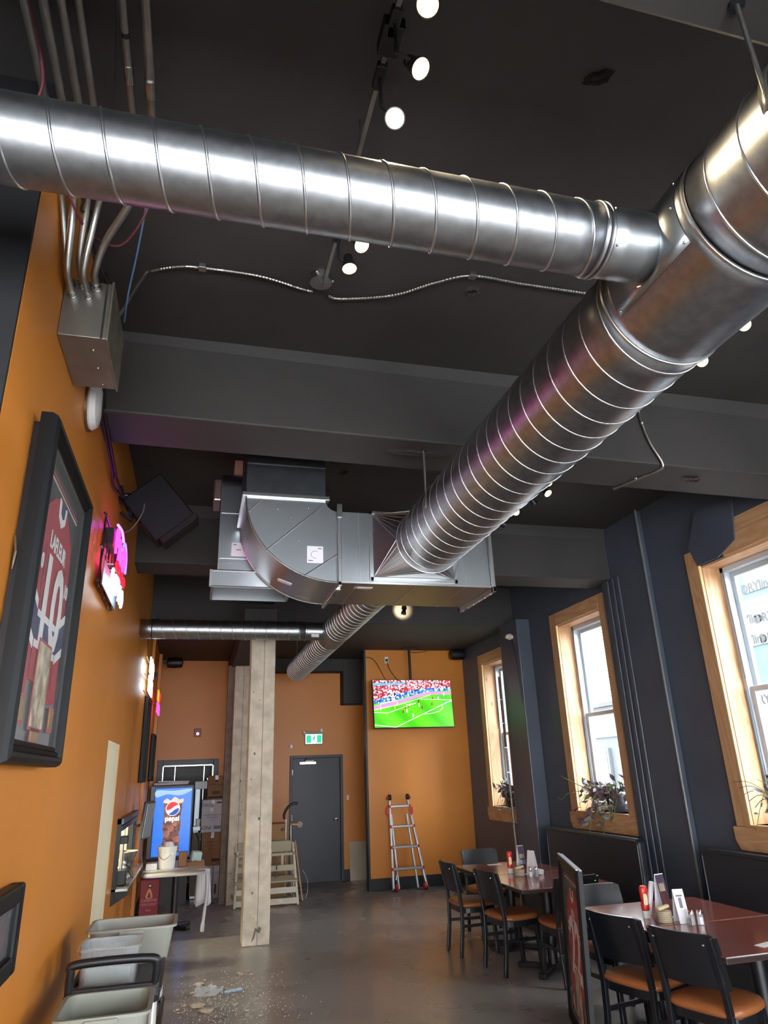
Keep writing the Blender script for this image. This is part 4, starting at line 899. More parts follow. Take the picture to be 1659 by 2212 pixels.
tub('bus_tub', 'grey tub on the lowest shelf of the cart', (-.29, 4.72, .195), .42, .58, .15, grey_plastic, .9)
obj('dark_cloth', B().ball((-.47, 5.26, .80), .12, 16, 10, 1.25, .5, .75), mat('black_rag', '#141414', .9, bump=(30, 1.)), label='crumpled black rag at the far end of the cart', cat='cloth', smooth=True)
# ================================================================== concrete columns
for nm, lo, hi, lb in (('concrete_column', (.63, 8.95, 0), (.935, 9.25, 3.48), 'x'), ('concrete_column', (.57, 11.7, 0), (.83, 12.05, 3.48), 'y')):
    c = struct(nm, B().box(lo, hi), concrete, bevel=.012)
    obj('form_joint', B().box(((lo[0]+hi[0])/2+.01, lo[1]-.002, 0), ((lo[0]+hi[0])/2+.016, lo[1], hi[2])), mat('dark_joint', '#6a6258', .9), c)
    obj('chipped_patch', B().prism([(.10,.02), (.13,.05), (.15,.12), (.19,.10), (.21,.15), (.18,.17), (.17,.14), (.14,.16), (.12,.08)], (lo[0], lo[1]-.0015, .02), (1,0,0), (0,0,1), (0,.002,0)), mat('chipped_concrete', '#6a6157', .95, bump=(50, .8)), c)
    for k_ in range(8): ax, az, ss = random.uniform(.03, .24), random.uniform(.05, 3.2)**1., random.uniform(.004, .012); obj('pit', B().prism(circle(ss, 7, ax, az, 1, 1.6), (lo[0], lo[1]-.001, 0), (1,0,0), (0,0,1), (0,.0015,0)), mat('chipped_concrete', '#6a6157', .95), c)
struct('column_shaded_side', B().box((.47, 11.85, 0), (.57, 12.05, 3.5)), mat('shaded_column_face', '#7d7367', .85, var=(9, .3), bump=(30, .4)))  # dark left face of the rear column, shade put into its colour

# ================================================================== drinks machine, boxes
t = thing('drinks_machine', (-.3, 12.45, 0), 'drinks dispenser with a lit blue cola panel at the back', 'drinks machine')
obj('cabinet', B().box((-.64, 12.25, .62), (.03, 12.75, 1.68)), mat('dark_grey_machine', '#26282c', .4), t, bevel=.01)
obj('pedestal', B().box((-.62, 12.3, 0), (.0, 12.75, .62)), mat('machine_stand', '#3a3634', .5), t)
obj('side_trim', B().box((-.625, 12.235, .64), (-.575, 12.255, 1.66)), mat('grey_trim', '#6a6d72', .4), t)
pc = (-.28, 12.235, 1.145)
cola = mat('lit_blue_panel', '#1b62c8', .3, var=(3, .6, '#0b3f9c'), emit=('#1f6fe0', .55))
pnl = obj('lit_panel', B().box((-.56, 12.236, .66), (.0, 12.25, 1.635)), cola, t, bevel=.004)
def pp_(nm, poly, m, d, par=pnl): return obj(nm, B().prism([(pc[0]+a, pc[2]+c) for a, c in poly], (0, 12.236-d, 0), (1,0,0), (0,0,1), (0, -.002, 0)), m, par)
glow = lambda n, c, s=.35: mat(n, c, .4, emit=(c, s))
pp_('glass_drawing', [(-.13,-.44), (.13,-.44), (.125,-.3), (.11,-.2), (.135,-.05), (.12,.06), (.15,.30), (-.14,.30), (-.12,.06), (-.14,-.06), (-.11,-.2), (-.13,-.3)], mat('cola_drink_print', '#4a1c14', .4, var=(18, 1., '#c98a76'), emit=('#5a2418', .25)), .001)
pp_('foam_drawing', smooth_poly([(-.15,.28), (-.1,.34), (-.04,.31), (.02,.36), (.09,.32), (.15,.33), (.14,.27), (0,.26)], 4), glow('foam_print', '#e6d8c4'), .002)
pp_('sky_streak', smooth_poly([(-.26,.36), (-.1,.40), (.1,.38), (.26,.44), (.25,.47), (0,.45), (-.26,.46)], 4), glow('light_blue_print', '#9fc6ef', .4), .002)
for k in range(9):
    a = random.uniform(-.09, .09); c = -.4+.075*k
    pp_('ice_cube_drawing', smooth_poly([(a-.04, c-.03), (a+.03, c-.04), (a+.045, c+.03), (a-.03, c+.04)], 3), mat('ice_print', '#a8644a', .4, emit=('#b06a52', .25), var=(20, .6, '#e0b8a4')), .003)
lc = (.0, .19); R_ = .098
def seg(y0, y1, up0, up1):
    """band of the round logo between two waves"""
    top, bot = [], []
    for k in range(21):
        x_ = -R_+2*R_*k/20; lim = math.sqrt(max(0, R_*R_-x_*x_))
        f = lambda base, amp: max(-lim, min(lim, base + amp*math.sin(PI*x_/R_*.9) + .35*x_))
        top.append((lc[0]+x_, lc[1]+f(y1, up1))); bot.append((lc[0]+x_, lc[1]+f(y0, up0)))
    return bot + top[::-1]
pp_('logo_disc', circle(R_+.008, 32, *lc), glow('logo_white', '#f4f4f4', .6), .004)
pp_('logo_red', seg(.012, .3, .012, 0), glow('logo_red', '#cf2a34', .5), .006)
pp_('logo_blue', seg(-.3, -.038, 0, .016), glow('logo_blue', '#0e4aa8', .5), .006)
text('pepsi', .105, glow('logo_white', '#f4f4f4', .6), pnl, (pc[0], 12.228, pc[2]+.045), (1,0,0), (0,0,1), 'brand_lettering', bold=.003)
obj('flattened_boxes', B().obox((-.33, 12.45, 1.70), (.52, .36, .03)).obox((-.30, 12.44, 1.73), (.48, .34, .02), (0, .03, .04)), white_card, label='flattened white boxes lying on top of the drinks machine', cat='cardboard')
t = thing('dispenser_tower', (.12, 12.6, 0), 'grey stainless dispenser tower between drinks machine and boxes', 'dispenser')
obj('column', B().box((.045, 12.55, .0), (.135, 12.75, 1.62)), mat('brushed_grey_tower', '#7f868c', .35, .7), t, bevel=.01)
obj('head', B().box((.035, 12.42, 1.60), (.235, 12.78, 1.72)), mat('pale_grey_head', '#a9b3b8', .4), t, bevel=.012)
obj('drip_shelf', B().box((.04, 12.42, .98), (.16, 12.7, 1.05)), mat('brushed_grey_tower', '#7f868c', .35, .7), t, bevel=.006)
obj('lower_panel', B().box((.04, 12.5, .05), (.16, 12.54, .95)), mat('brown_panel', '#4a3026', .5), t)
obj('cup', B().lathe([(.03, 0), (.038, .1)], (.12, 12.48, 1.05), 16), white_plastic, t, smooth=True)
obj('hose', B().tube(smoothpath([(.1, 12.48, .95), (.16, 12.46, .8), (.15, 12.45, .6), (.05, 12.44, .5)], 6), .016, 8), cable_black, t, smooth=True)
# stacked cartons
def carton(label, lo, hi, m, texts=(), extra=None, rz=0.):
    c = Vector(((lo[0]+hi[0])/2, (lo[1]+hi[1])/2, lo[2])); t = thing('carton', tuple(c), label, 'box', 'cartons stacked by the column')
    obj('box_body', B().box(lo, hi), m, t, bevel=.004)
    obj('tape', B().box((c.x-.025, lo[1]-.0006, hi[2]-.07), (c.x+.025, lo[1], hi[2]+.0006)).box((c.x-.025, lo[1], hi[2]), (c.x+.025, hi[1], hi[2]+.0006)), mat('packing_tape', '#a58663' if m is cardboard else '#c9c6c8', .3), t)
    for s, sz, dx, z, mm in texts: text(s, sz, mm, t, (c.x+dx, lo[1]-.001, z), (1,0,0), (0,0,1), 'printed_lettering')
    for (a0, c0, a1, c1, mm) in (extra or ()): obj('printed_panel', B().box((a0, lo[1]-.0008, c0), (a1, lo[1], c1)), mm, t)
    t.rotation_euler.z = rz; return t
carton('white carton on its side on the floor, left of the stack, half behind the cloth', (.17, 12.55, 0), (.39, 12.95, .455), white_card, (('PLATES', .035, 0, .2, ink),))
carton('white carton on the floor at the bottom of the stack', (.395, 12.5, 0), (.585, 12.95, .455), white_card, (('THIS SIDE UP', .022, 0, .36, ink),), ((.42, .06, .45, .2, ink), (.52, .18, .55, .3, mat('grey_print', '#77737a', .7))))
carton('brown carton above the white floor boxes', (.19, 12.52, .456), (.53, 12.9, .945), cardboard, (('PAPER GOODS', .03, 0, .8, ink), ('FOOD SERVICE', .024, 0, .75, ink), ('KEEP DRY', .024, 0, .70, ink)), ((.33, .86, .38, .885, paper), (.36, .52, .48, .56, ink)))
carton('white carton with black print between two brown boxes', (.17, 12.5, .946), (.515, 12.88, 1.43), white_card, (('DOLCE', .06, -.09, 1.35, ink), ('SONI', .075, -.1, 1.01, ink), ('KITCHEN PORTION CUP', .026, 0, 1.20, ink), ('PREMIUM BLEND', .024, 0, 1.165, ink), ('500 CT', .02, 0, 1.13, ink)), ((.40, 1.375, .48, 1.395, ink), (.30, 1.25, .35, 1.31, paper), (.37, .99, .48, 1.04, mat('grey_print', '#77737a', .7))))
carton('small brown carton topmost of the stack', (.245, 12.55, 1.431), (.525, 12.88, 1.80), cardboard, (('PAPER BAGS', .042, 0, 1.66, ink), ('BROWN KRAFT', .018, 0, 1.63, ink)), ((.26, 1.445, .50, 1.48, ink), (.32, 1.51, .45, 1.56, mat('brown_print', '#4e3a2a', .7)), (.36, 1.70, .41, 1.735, ink)))
t = thing('red_carton', (-.5, 11.35, 0), 'red carton with flame emblem standing on the floor under the table', 'box')
rc = mat('red_carton_print', '#8d1a24', .5)
obj('box_body', B().box((-.62, 11.3, 0), (-.37, 11.55, .46)), rc, t, bevel=.004)
obj('spout_hole', B().prism(circle(.032, 20, -.495, .385, 1, .8), (0, 11.299, 0), (1,0,0), (0,0,1), (0,-.001,0)), ink, t)
obj('spout', B().ball((-.495, 11.295, .385), .02, 12, 8, 1, .3, .7), white_plastic, t, smooth=True)
obj('emblem', B().prism(smooth_poly([(-.54,.24), (-.535,.29), (-.497,.355), (-.46,.29), (-.455,.24), (-.497,.225)], 5), (0, 11.299, 0), (1,0,0), (0,0,1), (0,-.001,0)), mat('flame_orange', '#e08a3a', .5), t)
obj('emblem_core', B().prism(smooth_poly([(-.52,.25), (-.497,.31), (-.475,.25), (-.497,.235)], 5), (0, 11.2975, 0), (1,0,0), (0,0,1), (0,-.001,0)), mat('emblem_purple', '#4a3a58', .5), t)
text('CARBONE', .045, mat('pink_print', '#d98a90', .6), t, (-.495, 11.298, .205), (1,0,0), (0,0,1), 'brand_lettering')
text('CUISINE  SELECTION', .02, mat('pink_print', '#d98a90', .6), t, (-.495, 11.298, .15), (1,0,0), (0,0,1), 'printed_lettering')
obj('printed_line', B().box((-.61, 11.2985, .165), (-.38, 11.2995, .168)), mat('pink_print', '#d98a90', .6), t)
text('Pure', .035, mat('pink_print', '#d98a90', .6), t, (-.495, 11.298, .085), (1,0,0), (0,0,1), 'printed_lettering')

# ================================================================== work table with bucket
t = thing('work_table', (-.15, 10.2, 0), 'pedestal table with pale top holding bucket and trays by the wall', 'table')
obj('tabletop', B().prism(rrect(.74, 1.5, .14, 6, -.16, 10.12), (0,0,.70), (1,0,0), (0,1,0), (0,0,.03)), mat('pale_grey_laminate', '#a9a59f', .35), t, bevel=.006)
obj('pedestal', B().cyl((-.14, 10.35, .03), (-.14, 10.35, .70), .04, 20), black_plastic, t, smooth=True)
for k in range(4):
    a = PI/4+k*PI/2; obj('foot', B().bar((-.14, 10.35, .03), (-.14+.27*math.cos(a), 10.35+.27*math.sin(a), .02), .07, .045), black_plastic, t, bevel=.01)
t = thing('white_bucket', (-.26, 10.0, .73), 'white plastic bucket with wire handle on the work table', 'bucket')
obj('pail', B().lathe([(.095, 0), (.098, .005), (.112, .20), (.122, .20), (.122, .215), (.114, .215), (.116, .235), (.124, .236), (.124, .25), (.108, .25), (.092, .012), (.0001, .012)], (-.26, 10.0, .73), 32), white_plastic, t, smooth=True, angle=30)
obj('wire_handle', B().tube(smoothpath([(-.38, 10.0, .95), (-.36, 9.9, .9), (-.3, 9.86, .84), (-.22, 9.88, .88), (-.145, 10.0, .95)], 6), .003, 6), steel, t)
obj('paper_liner', B().lathe([(.10, .22), (.07, .25), (.05, .30), (.0001, .27)], (-.25, 10.0, .73), 9), paper, t)
t = thing('food_tray', (.05, 10.25, .73), 'cardboard tray with food scraps on the work table', 'tray')
obj('tray', B().prism(rrect(.28, .4, .02, 2, .05, 10.25), (0,0,.73), (1,0,0), (0,1,0), (0,0,.012)), cardboard, t)
obj('tray_wall', B().obox((.05, 10.05, .755), (.29, .012, .05), (.35, 0, 0)), cardboard, t)
for k in range(5): obj('scrap', B().ball((-.04+.045*k, 10.12+.05*(k % 2), .76), .028, 8, 6, 1.2, .8, .6), mat('brown_food', '#5a2c18', .7, bump=(60, .6)), t, smooth=True)
t = thing('cardboard_tub', (-.09, 9.98, .73), 'open brown carton tub right behind the bucket', 'box')
for lo, hi in (((-.12, 10.02, .73), (-.01, 10.03, .90)), ((-.12, 10.13, .73), (-.01, 10.14, .90)), ((-.12, 10.02, .73), (-.115, 10.14, .9)), ((-.015, 10.02, .73), (-.01, 10.14, .9)), ((-.12, 10.02, .73), (-.01, 10.14, .735))): obj('panel', B().box(lo, hi), cardboard, t)
obj('white_carton', B().box((-.50, 9.9, .73), (-.37, 10.1, .80)), paper, label='small white carton left of the bucket', cat='box', bevel=.003)
obj('paper_bag', B().obox((.1, 10.6, .79), (.14, .1, .12), (.2, .1, .3)), mat('pale_green_paper', '#b9cfc8', .7), label='pale folded paper bag behind the food tray', cat='bag', bevel=.02)
rows = []
for i in range(9):
    z = .735-.045*i; rows.append([(.12+.024*j + (.004*i if j > 2 else -.003*i), 9.62+.015*math.sin(j*1.7+i*.4)+.01*i*.3, z-(.05*abs(math.sin(j*1.1)) if i == 8 else 0)) for j in range(7)])
t = thing('white_cloth', (.19, 9.62, .37), 'white cloth hanging over the right edge of the work table', 'cloth')
obj('drape', B().grid(rows), mat('white_rag', '#c3c0c2', .85), t, smooth=True, solid=.003, angle=60)
obj('twisted_end', B().tube(smoothpath([(.235, 9.6, .68), (.24, 9.58, .5), (.225, 9.57, .32), (.21, 9.56, .16), (.205, 9.56, .08)], 6), [.012]*6+[.014]*6+[.018]*6+[.024]*6+[.02], 8), mat('white_rag', '#c3c0c2', .85), t, smooth=True)

# ================================================================== high chairs stacked behind the column
hc_m = mat('beige_plastic_high_chair', '#a59c84', .45); hc_b = mat('beige_light_plastic', '#c2b8a2', .45)
def high_chair():
    t = thing('high_chair', (0,0,0), '', 'high chair', 'beige restaurant high chairs')
    for s in (-1, 1):
        obj('front_leg', B().bar((s*.215, -.24, 0), (s*.17, -.02, .72), .04, .035, (1,0,0)), hc_b, t, bevel=.008)
        obj('rear_leg', B().bar((s*.22, .26, 0), (s*.18, .10, .80), .04, .035, (1,0,0)), hc_b, t, bevel=.008)
        obj('side_rail', B().bar((s*.21, -.2, .12), (s*.215, .24, .12), .03, .05), hc_b, t, bevel=.006)
        obj('arm_rest', B().bar((s*.175, -.1, .66), (s*.18, .16, .70), .035, .03), hc_m, t, bevel=.008)
    obj('backrest', B().obox((0, .10, .75), (.32, .025, .16), (.15, 0, 0)), hc_m, t, bevel=.012)
    obj('front_bar', B().box((-.19, -.06, .635), (.19, -.02, .675)), hc_m, t, bevel=.01)
    obj('crotch_post', B().box((-.022, -.075, .47), (.022, -.045, .65)), hc_m, t, bevel=.008)
    obj('seat_front', B().obox((0, -.09, .475), (.40, .03, .085), (-.25, 0, 0)), hc_m, t, bevel=.012)
    obj('seat', B().box((-.19, -.08, .46), (.19, .18, .49)), hc_m, t, bevel=.01)
    obj('foot_step', B().obox((0, -.135, .335), (.44, .16, .025), (.35, 0, 0)), hc_m, t, bevel=.008)
    obj('cross_board', B().box((-.2, -.205, .155), (.2, -.185, .235)), hc_b, t, bevel=.006)
    obj('base_board', B().box((-.215, -.245, .02), (.215, -.222, .10)), hc_b, t, bevel=.006)
    obj('strap', B().box((-.10, -.11, .30), (-.08, -.10, .62)), cable_black, t)
    st = obj('tag', B().box((-.06, -.2455, .05), (-.01, -.245, .08)), paper, t)
    return t
h0 = high_chair(); h0.location = (1.365, 11.55, 0); h0['label'] = 'beige high chair in front of the grey door, right of the column'
dup(h0, (.875, 11.60, 0), .06, 'beige high chair half hidden between the two columns')
t = thing('leaning_board', (1.63, 11.9, 0), 'narrow wooden slat leaning beside the right high chair', 'board')
obj('slat', B().bar((1.69, 11.62, 0), (1.60, 11.85, .80), .04, .02, (1,0,0)), mat('raw_wood_slat', '#b3855e', .6), t)
obj('slat', B().bar((1.63, 11.70, 0), (1.55, 11.88, .80), .04, .02, (1,0,0)), mat('raw_wood_slat', '#b3855e', .6), t)
t = thing('carton', (1.3, 12.0, .0), 'tall brown carton marked #3 standing behind the right high chair', 'box', 'cartons stacked by the column')
obj('box_body', B().box((1.08, 11.95, 0), (1.46, 12.3, 1.05)), mat('tan_cardboard', '#9c744c', .8, var=(9, .1)), t, bevel=.004)
text('#3', .06, ink, t, (1.42, 11.948, .965), (1,0,0), (0,0,1), 'printed_lettering', bold=.002)
obj('printed_arc', B().tube([(1.28+.13*math.cos(.35+k*.245), 11.949, .72+.10*math.sin(.35+k*.245)) for k in range(11)], .002, 4), ink, t)
t = thing('hand_truck', (1.52, 12.25, 0), 'folded hand truck with black grip handle behind the boxes', 'hand truck')
obj('upright', B().cyl((1.50, 12.2, 0), (1.50, 12.2, 1.10), .018, 12).cyl((1.60, 12.2, 0), (1.58, 12.2, 1.0), .014, 12), zinc, t, smooth=True)
obj('grip', B().tube(smoothpath([(1.47, 12.2, 1.10), (1.47, 12.19, 1.18), (1.53, 12.17, 1.28), (1.62, 12.16, 1.33), (1.68, 12.16, 1.32)], 6), .022, 10), black_plastic, t, smooth=True)
w = obj('wheel', B().lathe([(.045, -.012), (.05, -.006), (.05, .006), (.045, .012)], (1.72, 12.17, 1.01), 20, Matrix.Rotation(PI/2, 3, 'X')), mat('grey_rubber', '#8d8a88', .6), t, smooth=True)
obj('wheel_bracket', B().bar((1.58, 12.18, 1.02), (1.72, 12.16, 1.01), .04, .03), mat('orange_bracket', '#c97f5a', .4), t, bevel=.006)
obj('extension_loop', B().tube(smoothpath([(1.70, 11.7, .4), (1.76, 11.68, .3), (1.78, 11.66, .15), (1.74, 11.65, .01)], 6), .006, 6), mat('grey_wire', '#8f9094', .4), label='grey wire loop curling to the floor beside the leaning slat', cat='wire')

# ================================================================== things on the back walls
t = thing('exit_sign', (2.12, YB-.03, 2.28), 'green and white running man exit sign above the grey door', 'exit sign')
obj('housing', B().box((1.955, YB-.06, 2.275), (2.29, YB, 2.50)), mat('grey_sign_housing', '#9b9b93', .4), t, bevel=.008)
fc = obj('lit_face', B().box((1.97, YB-.064, 2.29), (2.275, YB-.06, 2.455)), lamp_emit('exit_white', '#eafff6', .7), t)
for a in (1.985, 2.18): obj('green_panel', B().prism(rrect(.085, .135, .012, 3, a+.0425, 2.372), (0, YB-.065, 0), (1,0,0), (0,0,1), (0,-.002,0)), lamp_emit('exit_green', '#00c890', .5), fc)
mn = mat('running_man_green', '#2d6a58', .6)
man = B().prism(circle(.011, 12, 2.138, 2.425), (0, YB-.065, 0), (1,0,0), (0,0,1), (0,-.002,0))
obj('running_man', man.bar((2.132, YB-.066, 2.41), (2.118, YB-.066, 2.37), .003, .017, (1,0,0)).bar((2.118, YB-.066, 2.372), (2.14, YB-.066, 2.345), .003, .01, (1,0,0)).bar((2.14, YB-.066, 2.345), (2.146, YB-.066, 2.318), .003, .009, (1,0,0)).bar((2.118, YB-.066, 2.372), (2.108, YB-.066, 2.342), .003, .01, (1,0,0)).bar((2.108, YB-.066, 2.342), (2.088, YB-.066, 2.338), .003, .008, (1,0,0)).bar((2.13, YB-.066, 2.405), (2.105, YB-.066, 2.393), .003, .007, (1,0,0)).bar((2.13, YB-.066, 2.405), (2.152, YB-.066, 2.388), .003, .007, (1,0,0)), mn, fc)
for a, z in ((1.945, 2.49), (2.27, 2.52)): obj('emergency_head', B().ball((a, YB-.05, z), .028, 12, 8, 1, 1, 1.3), white_plastic, t, smooth=True)
obj('sensor_box', B().box((1.69, YB-.045, 2.215), (1.735, YB, 2.285)), white_plastic, label='small white sensor box left of the exit sign', cat='sensor', bevel=.005)
obj('thermostat', B().box((2.735, YB-.025, 1.30), (2.775, YB, 1.385)), white_plastic, label='small white wall switch right of the grey door', cat='switch', bevel=.004)
t = thing('fire_alarm', (.035, YB, 2.46), 'red fire alarm strobe on the back wall over the dark opening', 'fire alarm')
obj('base_plate', B().box((-.025, YB-.03, 2.46), (.095, YB, 2.60)), mat('alarm_red', '#7d1b1f', .4), t, bevel=.006)
obj('strobe', B().ball((.035, YB-.035, 2.51), .025, 12, 8), lamp_emit('strobe_white', '#fff4f0', .8), t, smooth=True)
obj('plywood_panel', B().prism([(0,0), (.37,0), (.37,.60), (0,.61)], (2.76, 13.20, 0), (1,0,0), (0,.13,1), (0,.016,0)), mat('pale_plywood', '#b5ab93', .65, var=(4, .12)), label='pale plywood offcut leaning in the corner beside the grey door', cat='board', bevel=.002)

# ---- television
t = thing('television', (3.57, 11.6, 2.4), 'large television showing a football match, hung on a ceiling pole', 'television')
yaw = math.radians(2.5); tilt = math.radians(-4); rollz = math.radians(.0)
TM = Euler((tilt, 0, yaw), 'XYZ').to_matrix(); tc = Vector((3.57, 11.6, 2.835)); TW, TH = 1.415, .785
def tv(a, c, d=0): return tc + TM @ Vector((a*TW/2, -d, c*TH/2))
U, V, Nn = TM @ Vector((1,0,0)), TM @ Vector((0,0,1)), TM @ Vector((0,-1,0))
obj('body', B().obox(tc + TM @ Vector((0,.03,0)), (TW+.02, .05, TH+.02), TM), black_plastic, t, bevel=.006)
obj('bezel', B().obox(tv(0,-1.01,.004), (TW+.02, .02, .016), TM), black_plastic, t)
def flat(nm, poly, m, d, par): 
    return obj(nm, B().prism([(a*TW/2, c*TH/2) for a, c in poly], tc+Nn*(.0+d), U, V, Nn*.0006), m, par)
E_TV = 1.5
crowd = mat('crowd_picture', '#8a3038', .5); nt = crowd.node_tree; n = nt.nodes; l = nt.links
tcn = n.new('ShaderNodeTexCoord'); vo = n.new('ShaderNodeTexVoronoi'); vo.inputs['Scale'].default_value = 46; l.new(tcn.outputs['Object'], vo.inputs['Vector'])
sp_ = n.new('ShaderNodeSeparateColor'); l.new(vo.outputs['Color'], sp_.inputs[0])
cr = n.new('ShaderNodeValToRGB'); cr.color_ramp.interpolation = 'CONSTANT'
els = cr.color_ramp.elements; els[0].position = 0; els[0].color = _rgb('#b02838'); els[1].position = .28; els[1].color = _rgb('#e8dfe6')
for p_, c_ in ((.46, '#5c1a28'), (.62, '#d05a6c'), (.76, '#f4f0f2'), (.86, '#2a2438'), (.93, '#c98a98')): e = els.new(p_); e.color = _rgb(c_)
l.new(sp_.outputs[0], cr.inputs[0]); pb = n['Principled BSDF']; l.new(cr.outputs[0], pb.inputs['Emission Color']); pb.inputs['Emission Strength'].default_value = 1.0; pb.inputs['Base Color'].default_value = (.01,.01,.01,1)
crowd2 = crowd.copy(); crowd2.name = 'crowd_picture_blue'
for e, c_ in zip([n_ for n_ in crowd2.node_tree.nodes if n_.type == 'VALTORGB'][0].color_ramp.elements, ('#2a58b8', '#eef4fc', '#1d3c88', '#58b4e8', '#24346c', '#d8e4f4', '#3a78d0')): e.color = _rgb(c_)
def scr(nm, c, s=E_TV): return mat('tv_'+nm, '#050505', .3, emit=(c, s))
grass = mat('tv_pitch', '#050505', .3, emit=('#43b515', 1.15))
gn = grass.node_tree.nodes; gl = grass.node_tree.links; w_ = gn.new('ShaderNodeTexWave'); w_.bands_direction = 'DIAGONAL'; w_.inputs['Scale'].default_value = 1.1; w_.inputs['Distortion'].default_value = .6
gt = gn.new('ShaderNodeTexCoord'); gl.new(gt.outputs['Object'], w_.inputs['Vector']); gm = gn.new('ShaderNodeMix'); gm.data_type = 'RGBA'; gm.inputs[6].default_value = _rgb('#38a50f'); gm.inputs[7].default_value = _rgb('#55c71e'); gl.new(w_.outputs['Fac'], gm.inputs[0]); gl.new(gm.outputs[2], gn['Principled BSDF'].inputs['Emission Color'])
sc_ = obj('screen', B().prism([(-TW/2, -TH/2), (TW/2, -TH/2), (TW/2, TH/2), (-TW/2, TH/2)], tc+Nn*.006, U, V, Nn*.001), grass, t)
flat('crowd_image', [(-1,-.02), (-.4,.17), (.1,.40), (.4,.50), (1,.56), (1,1), (-1,1)], crowd, .0075, sc_)
flat('crowd_image', [(-1,-.02), (-.4,.17), (.1,.40), (.4,.50), (1,.56), (1,.70), (.4,.66), (.1,.60), (-.4,.40), (-1,.14)], crowd2, .0085, sc_)
flat('hoarding_image', [(-1,-.24), (-.4,-.02), (.1,.25), (.4,.38), (1,.38), (1,.50), (.4,.50), (.1,.38), (-.4,.12), (-1,-.10)], scr('pink', '#f07ac8', 1.2), .009, sc_)
flat('caption_image', [(-.98,.76), (-.2,.82), (-.2,.90), (-.98,.86)], scr('cyan', '#5aa8e8', 1.0), .0095, sc_)
wl_ = scr('white', '#f4fff0', 1.5)
def line(pts, r=.006, nm='pitch_line'):
    P_ = [tv(a, c, .0095) for a, c in pts]
    return obj(nm, B().tube(P_, r*.55, 4), wl_, sc_)
line([(-1,-.27), (-.3,-.02), (.45,.36)]); line([(-1,-.36), (-.66,-.39), (.06,.02)]); line([(-.06,-.02), (.06,.02), (-.2,-.06)]); line([(.18,.18), (1,.14)])
line([(-.5,-1), (.9,.06), (1,.09)], .008); line([(-1,-.88), (-.5,-.98)], .008)
line([(.22,-.46), (.45,-.43), (.65,-.34), (.75,-.2), (.74,-.12), (.69,-.09)])
line([(-.84,-.28), (-.84,-.0), (-.42,.12), (-.42,-.1)], .009, 'goal_image')
for k, (a, c, co) in enumerate(((-.28,-.34,'red'), (-.18,-.30,'white'), (-.14,-.10,'red'), (-.22,-.16,'red'), (-.03,-.5,'white'), (.14,-.06,'white'), (.13,.10,'red'), (.21,-.17,'red'), (.47,-.02,'red'), (.5,.22,'red'), (.65,.22,'white'), (.85,.0,'cyan'), (.8,.38,'white'), (-.48,-.16,'yellow'))):
    cm = scr('player_'+co, {'red': '#8a2a1c', 'white': '#eef4f6', 'cyan': '#3ab0c8', 'yellow': '#a8e020'}[co], 1.)
    flat('player_image', [(a-.012, c-.08), (a+.012, c-.075), (a+.017, c+.0), (a+.012, c+.05), (a, c+.075), (a-.012, c+.05), (a-.018, c-.01)], cm, .010, sc_)
obj('pole', B().cyl((3.56, 11.68, 2.9), (3.56, 11.68, 3.8), .022, 14), black_plastic, t, smooth=True)
obj('ceiling_plate', B().box((3.44, 11.6, 3.775), (3.68, 11.76, 3.8)), black_plastic, t, bevel=.004)
obj('mount_bracket', B().box((3.35, 11.64, 2.6), (3.77, 11.70, 3.0)), black_plastic, t)
t = thing('wall_outlet', (3.21, 11.96, 3.56), 'white wall outlet with plug above the television', 'outlet')
obj('cover_plate', B().box((3.18, 11.962, 3.56), (3.25, 11.97, 3.68)), white_plastic, t, bevel=.003)
obj('plug', B().box((3.2, 11.93, 3.6), (3.235, 11.962, 3.64)), black_plastic, t, bevel=.004)
cable('television_cable', 'black cable drooping from the outlet to the television', [(3.22, 11.93, 3.59), (3.25, 11.9, 3.45), (3.32, 11.8, 3.3), (3.36, 11.7, 3.2)], .006, cable_black)
cable('television_cable', 'black cable arching from the wall corner to the television', [(2.83, 11.95, 3.66), (2.92, 11.93, 3.655), (3.02, 11.9, 3.55), (3.12, 11.8, 3.3), (3.15, 11.7, 3.2)], .006, cable_black)
cable('television_cable', 'thin cable loop along the soffit right of the television pole', [(3.6, 11.9, 3.79), (3.7, 11.9, 3.75), (3.85, 11.92, 3.76), (3.98, 11.94, 3.79)], .006, cable_black)

# ---- folding ladder
t = thing('folding_ladder', (3.38, 11.75, 0), 'aluminium folding ladder with red locks leaning on the orange wall', 'ladder')
yf, yt = 11.72, 11.93
def rail(nm, a, c, m=alu, w=.03, d=.07): return obj(nm, B().bar(a, c, w, d, (0,-1,.2)), m, t, bevel=.004)
zt_ = 1.36
rail('outer_rail', (3.135, yf, .02), (3.165, yt-.02, zt_)); rail('outer_rail', (3.69, yf, .02), (3.47, yt-.02, zt_))
rail('inner_rail', (3.25, yf+.10, .02), (3.19, yt, 1.1), w=.026); rail('inner_rail', (3.57, yf+.10, .02), (3.46, yt, 1.1), w=.026)
for z in (.31, .62, .92, 1.22):
    f = z/zt_; y = yf + (yt-.02-yf)*f; xa, xb = 3.135+.03*f, 3.69-.22*f
    r = obj('rung', B().box((xa, y-.045, z-.015), (xb, y+.03, z+.02)), alu, t, bevel=.006)
    for x in (xa-.005, xb+.005): obj('rung_end', B().box((x-.015, y-.05, z-.02), (x+.015, y+.0, z+.025)), red_plastic, r, bevel=.005)
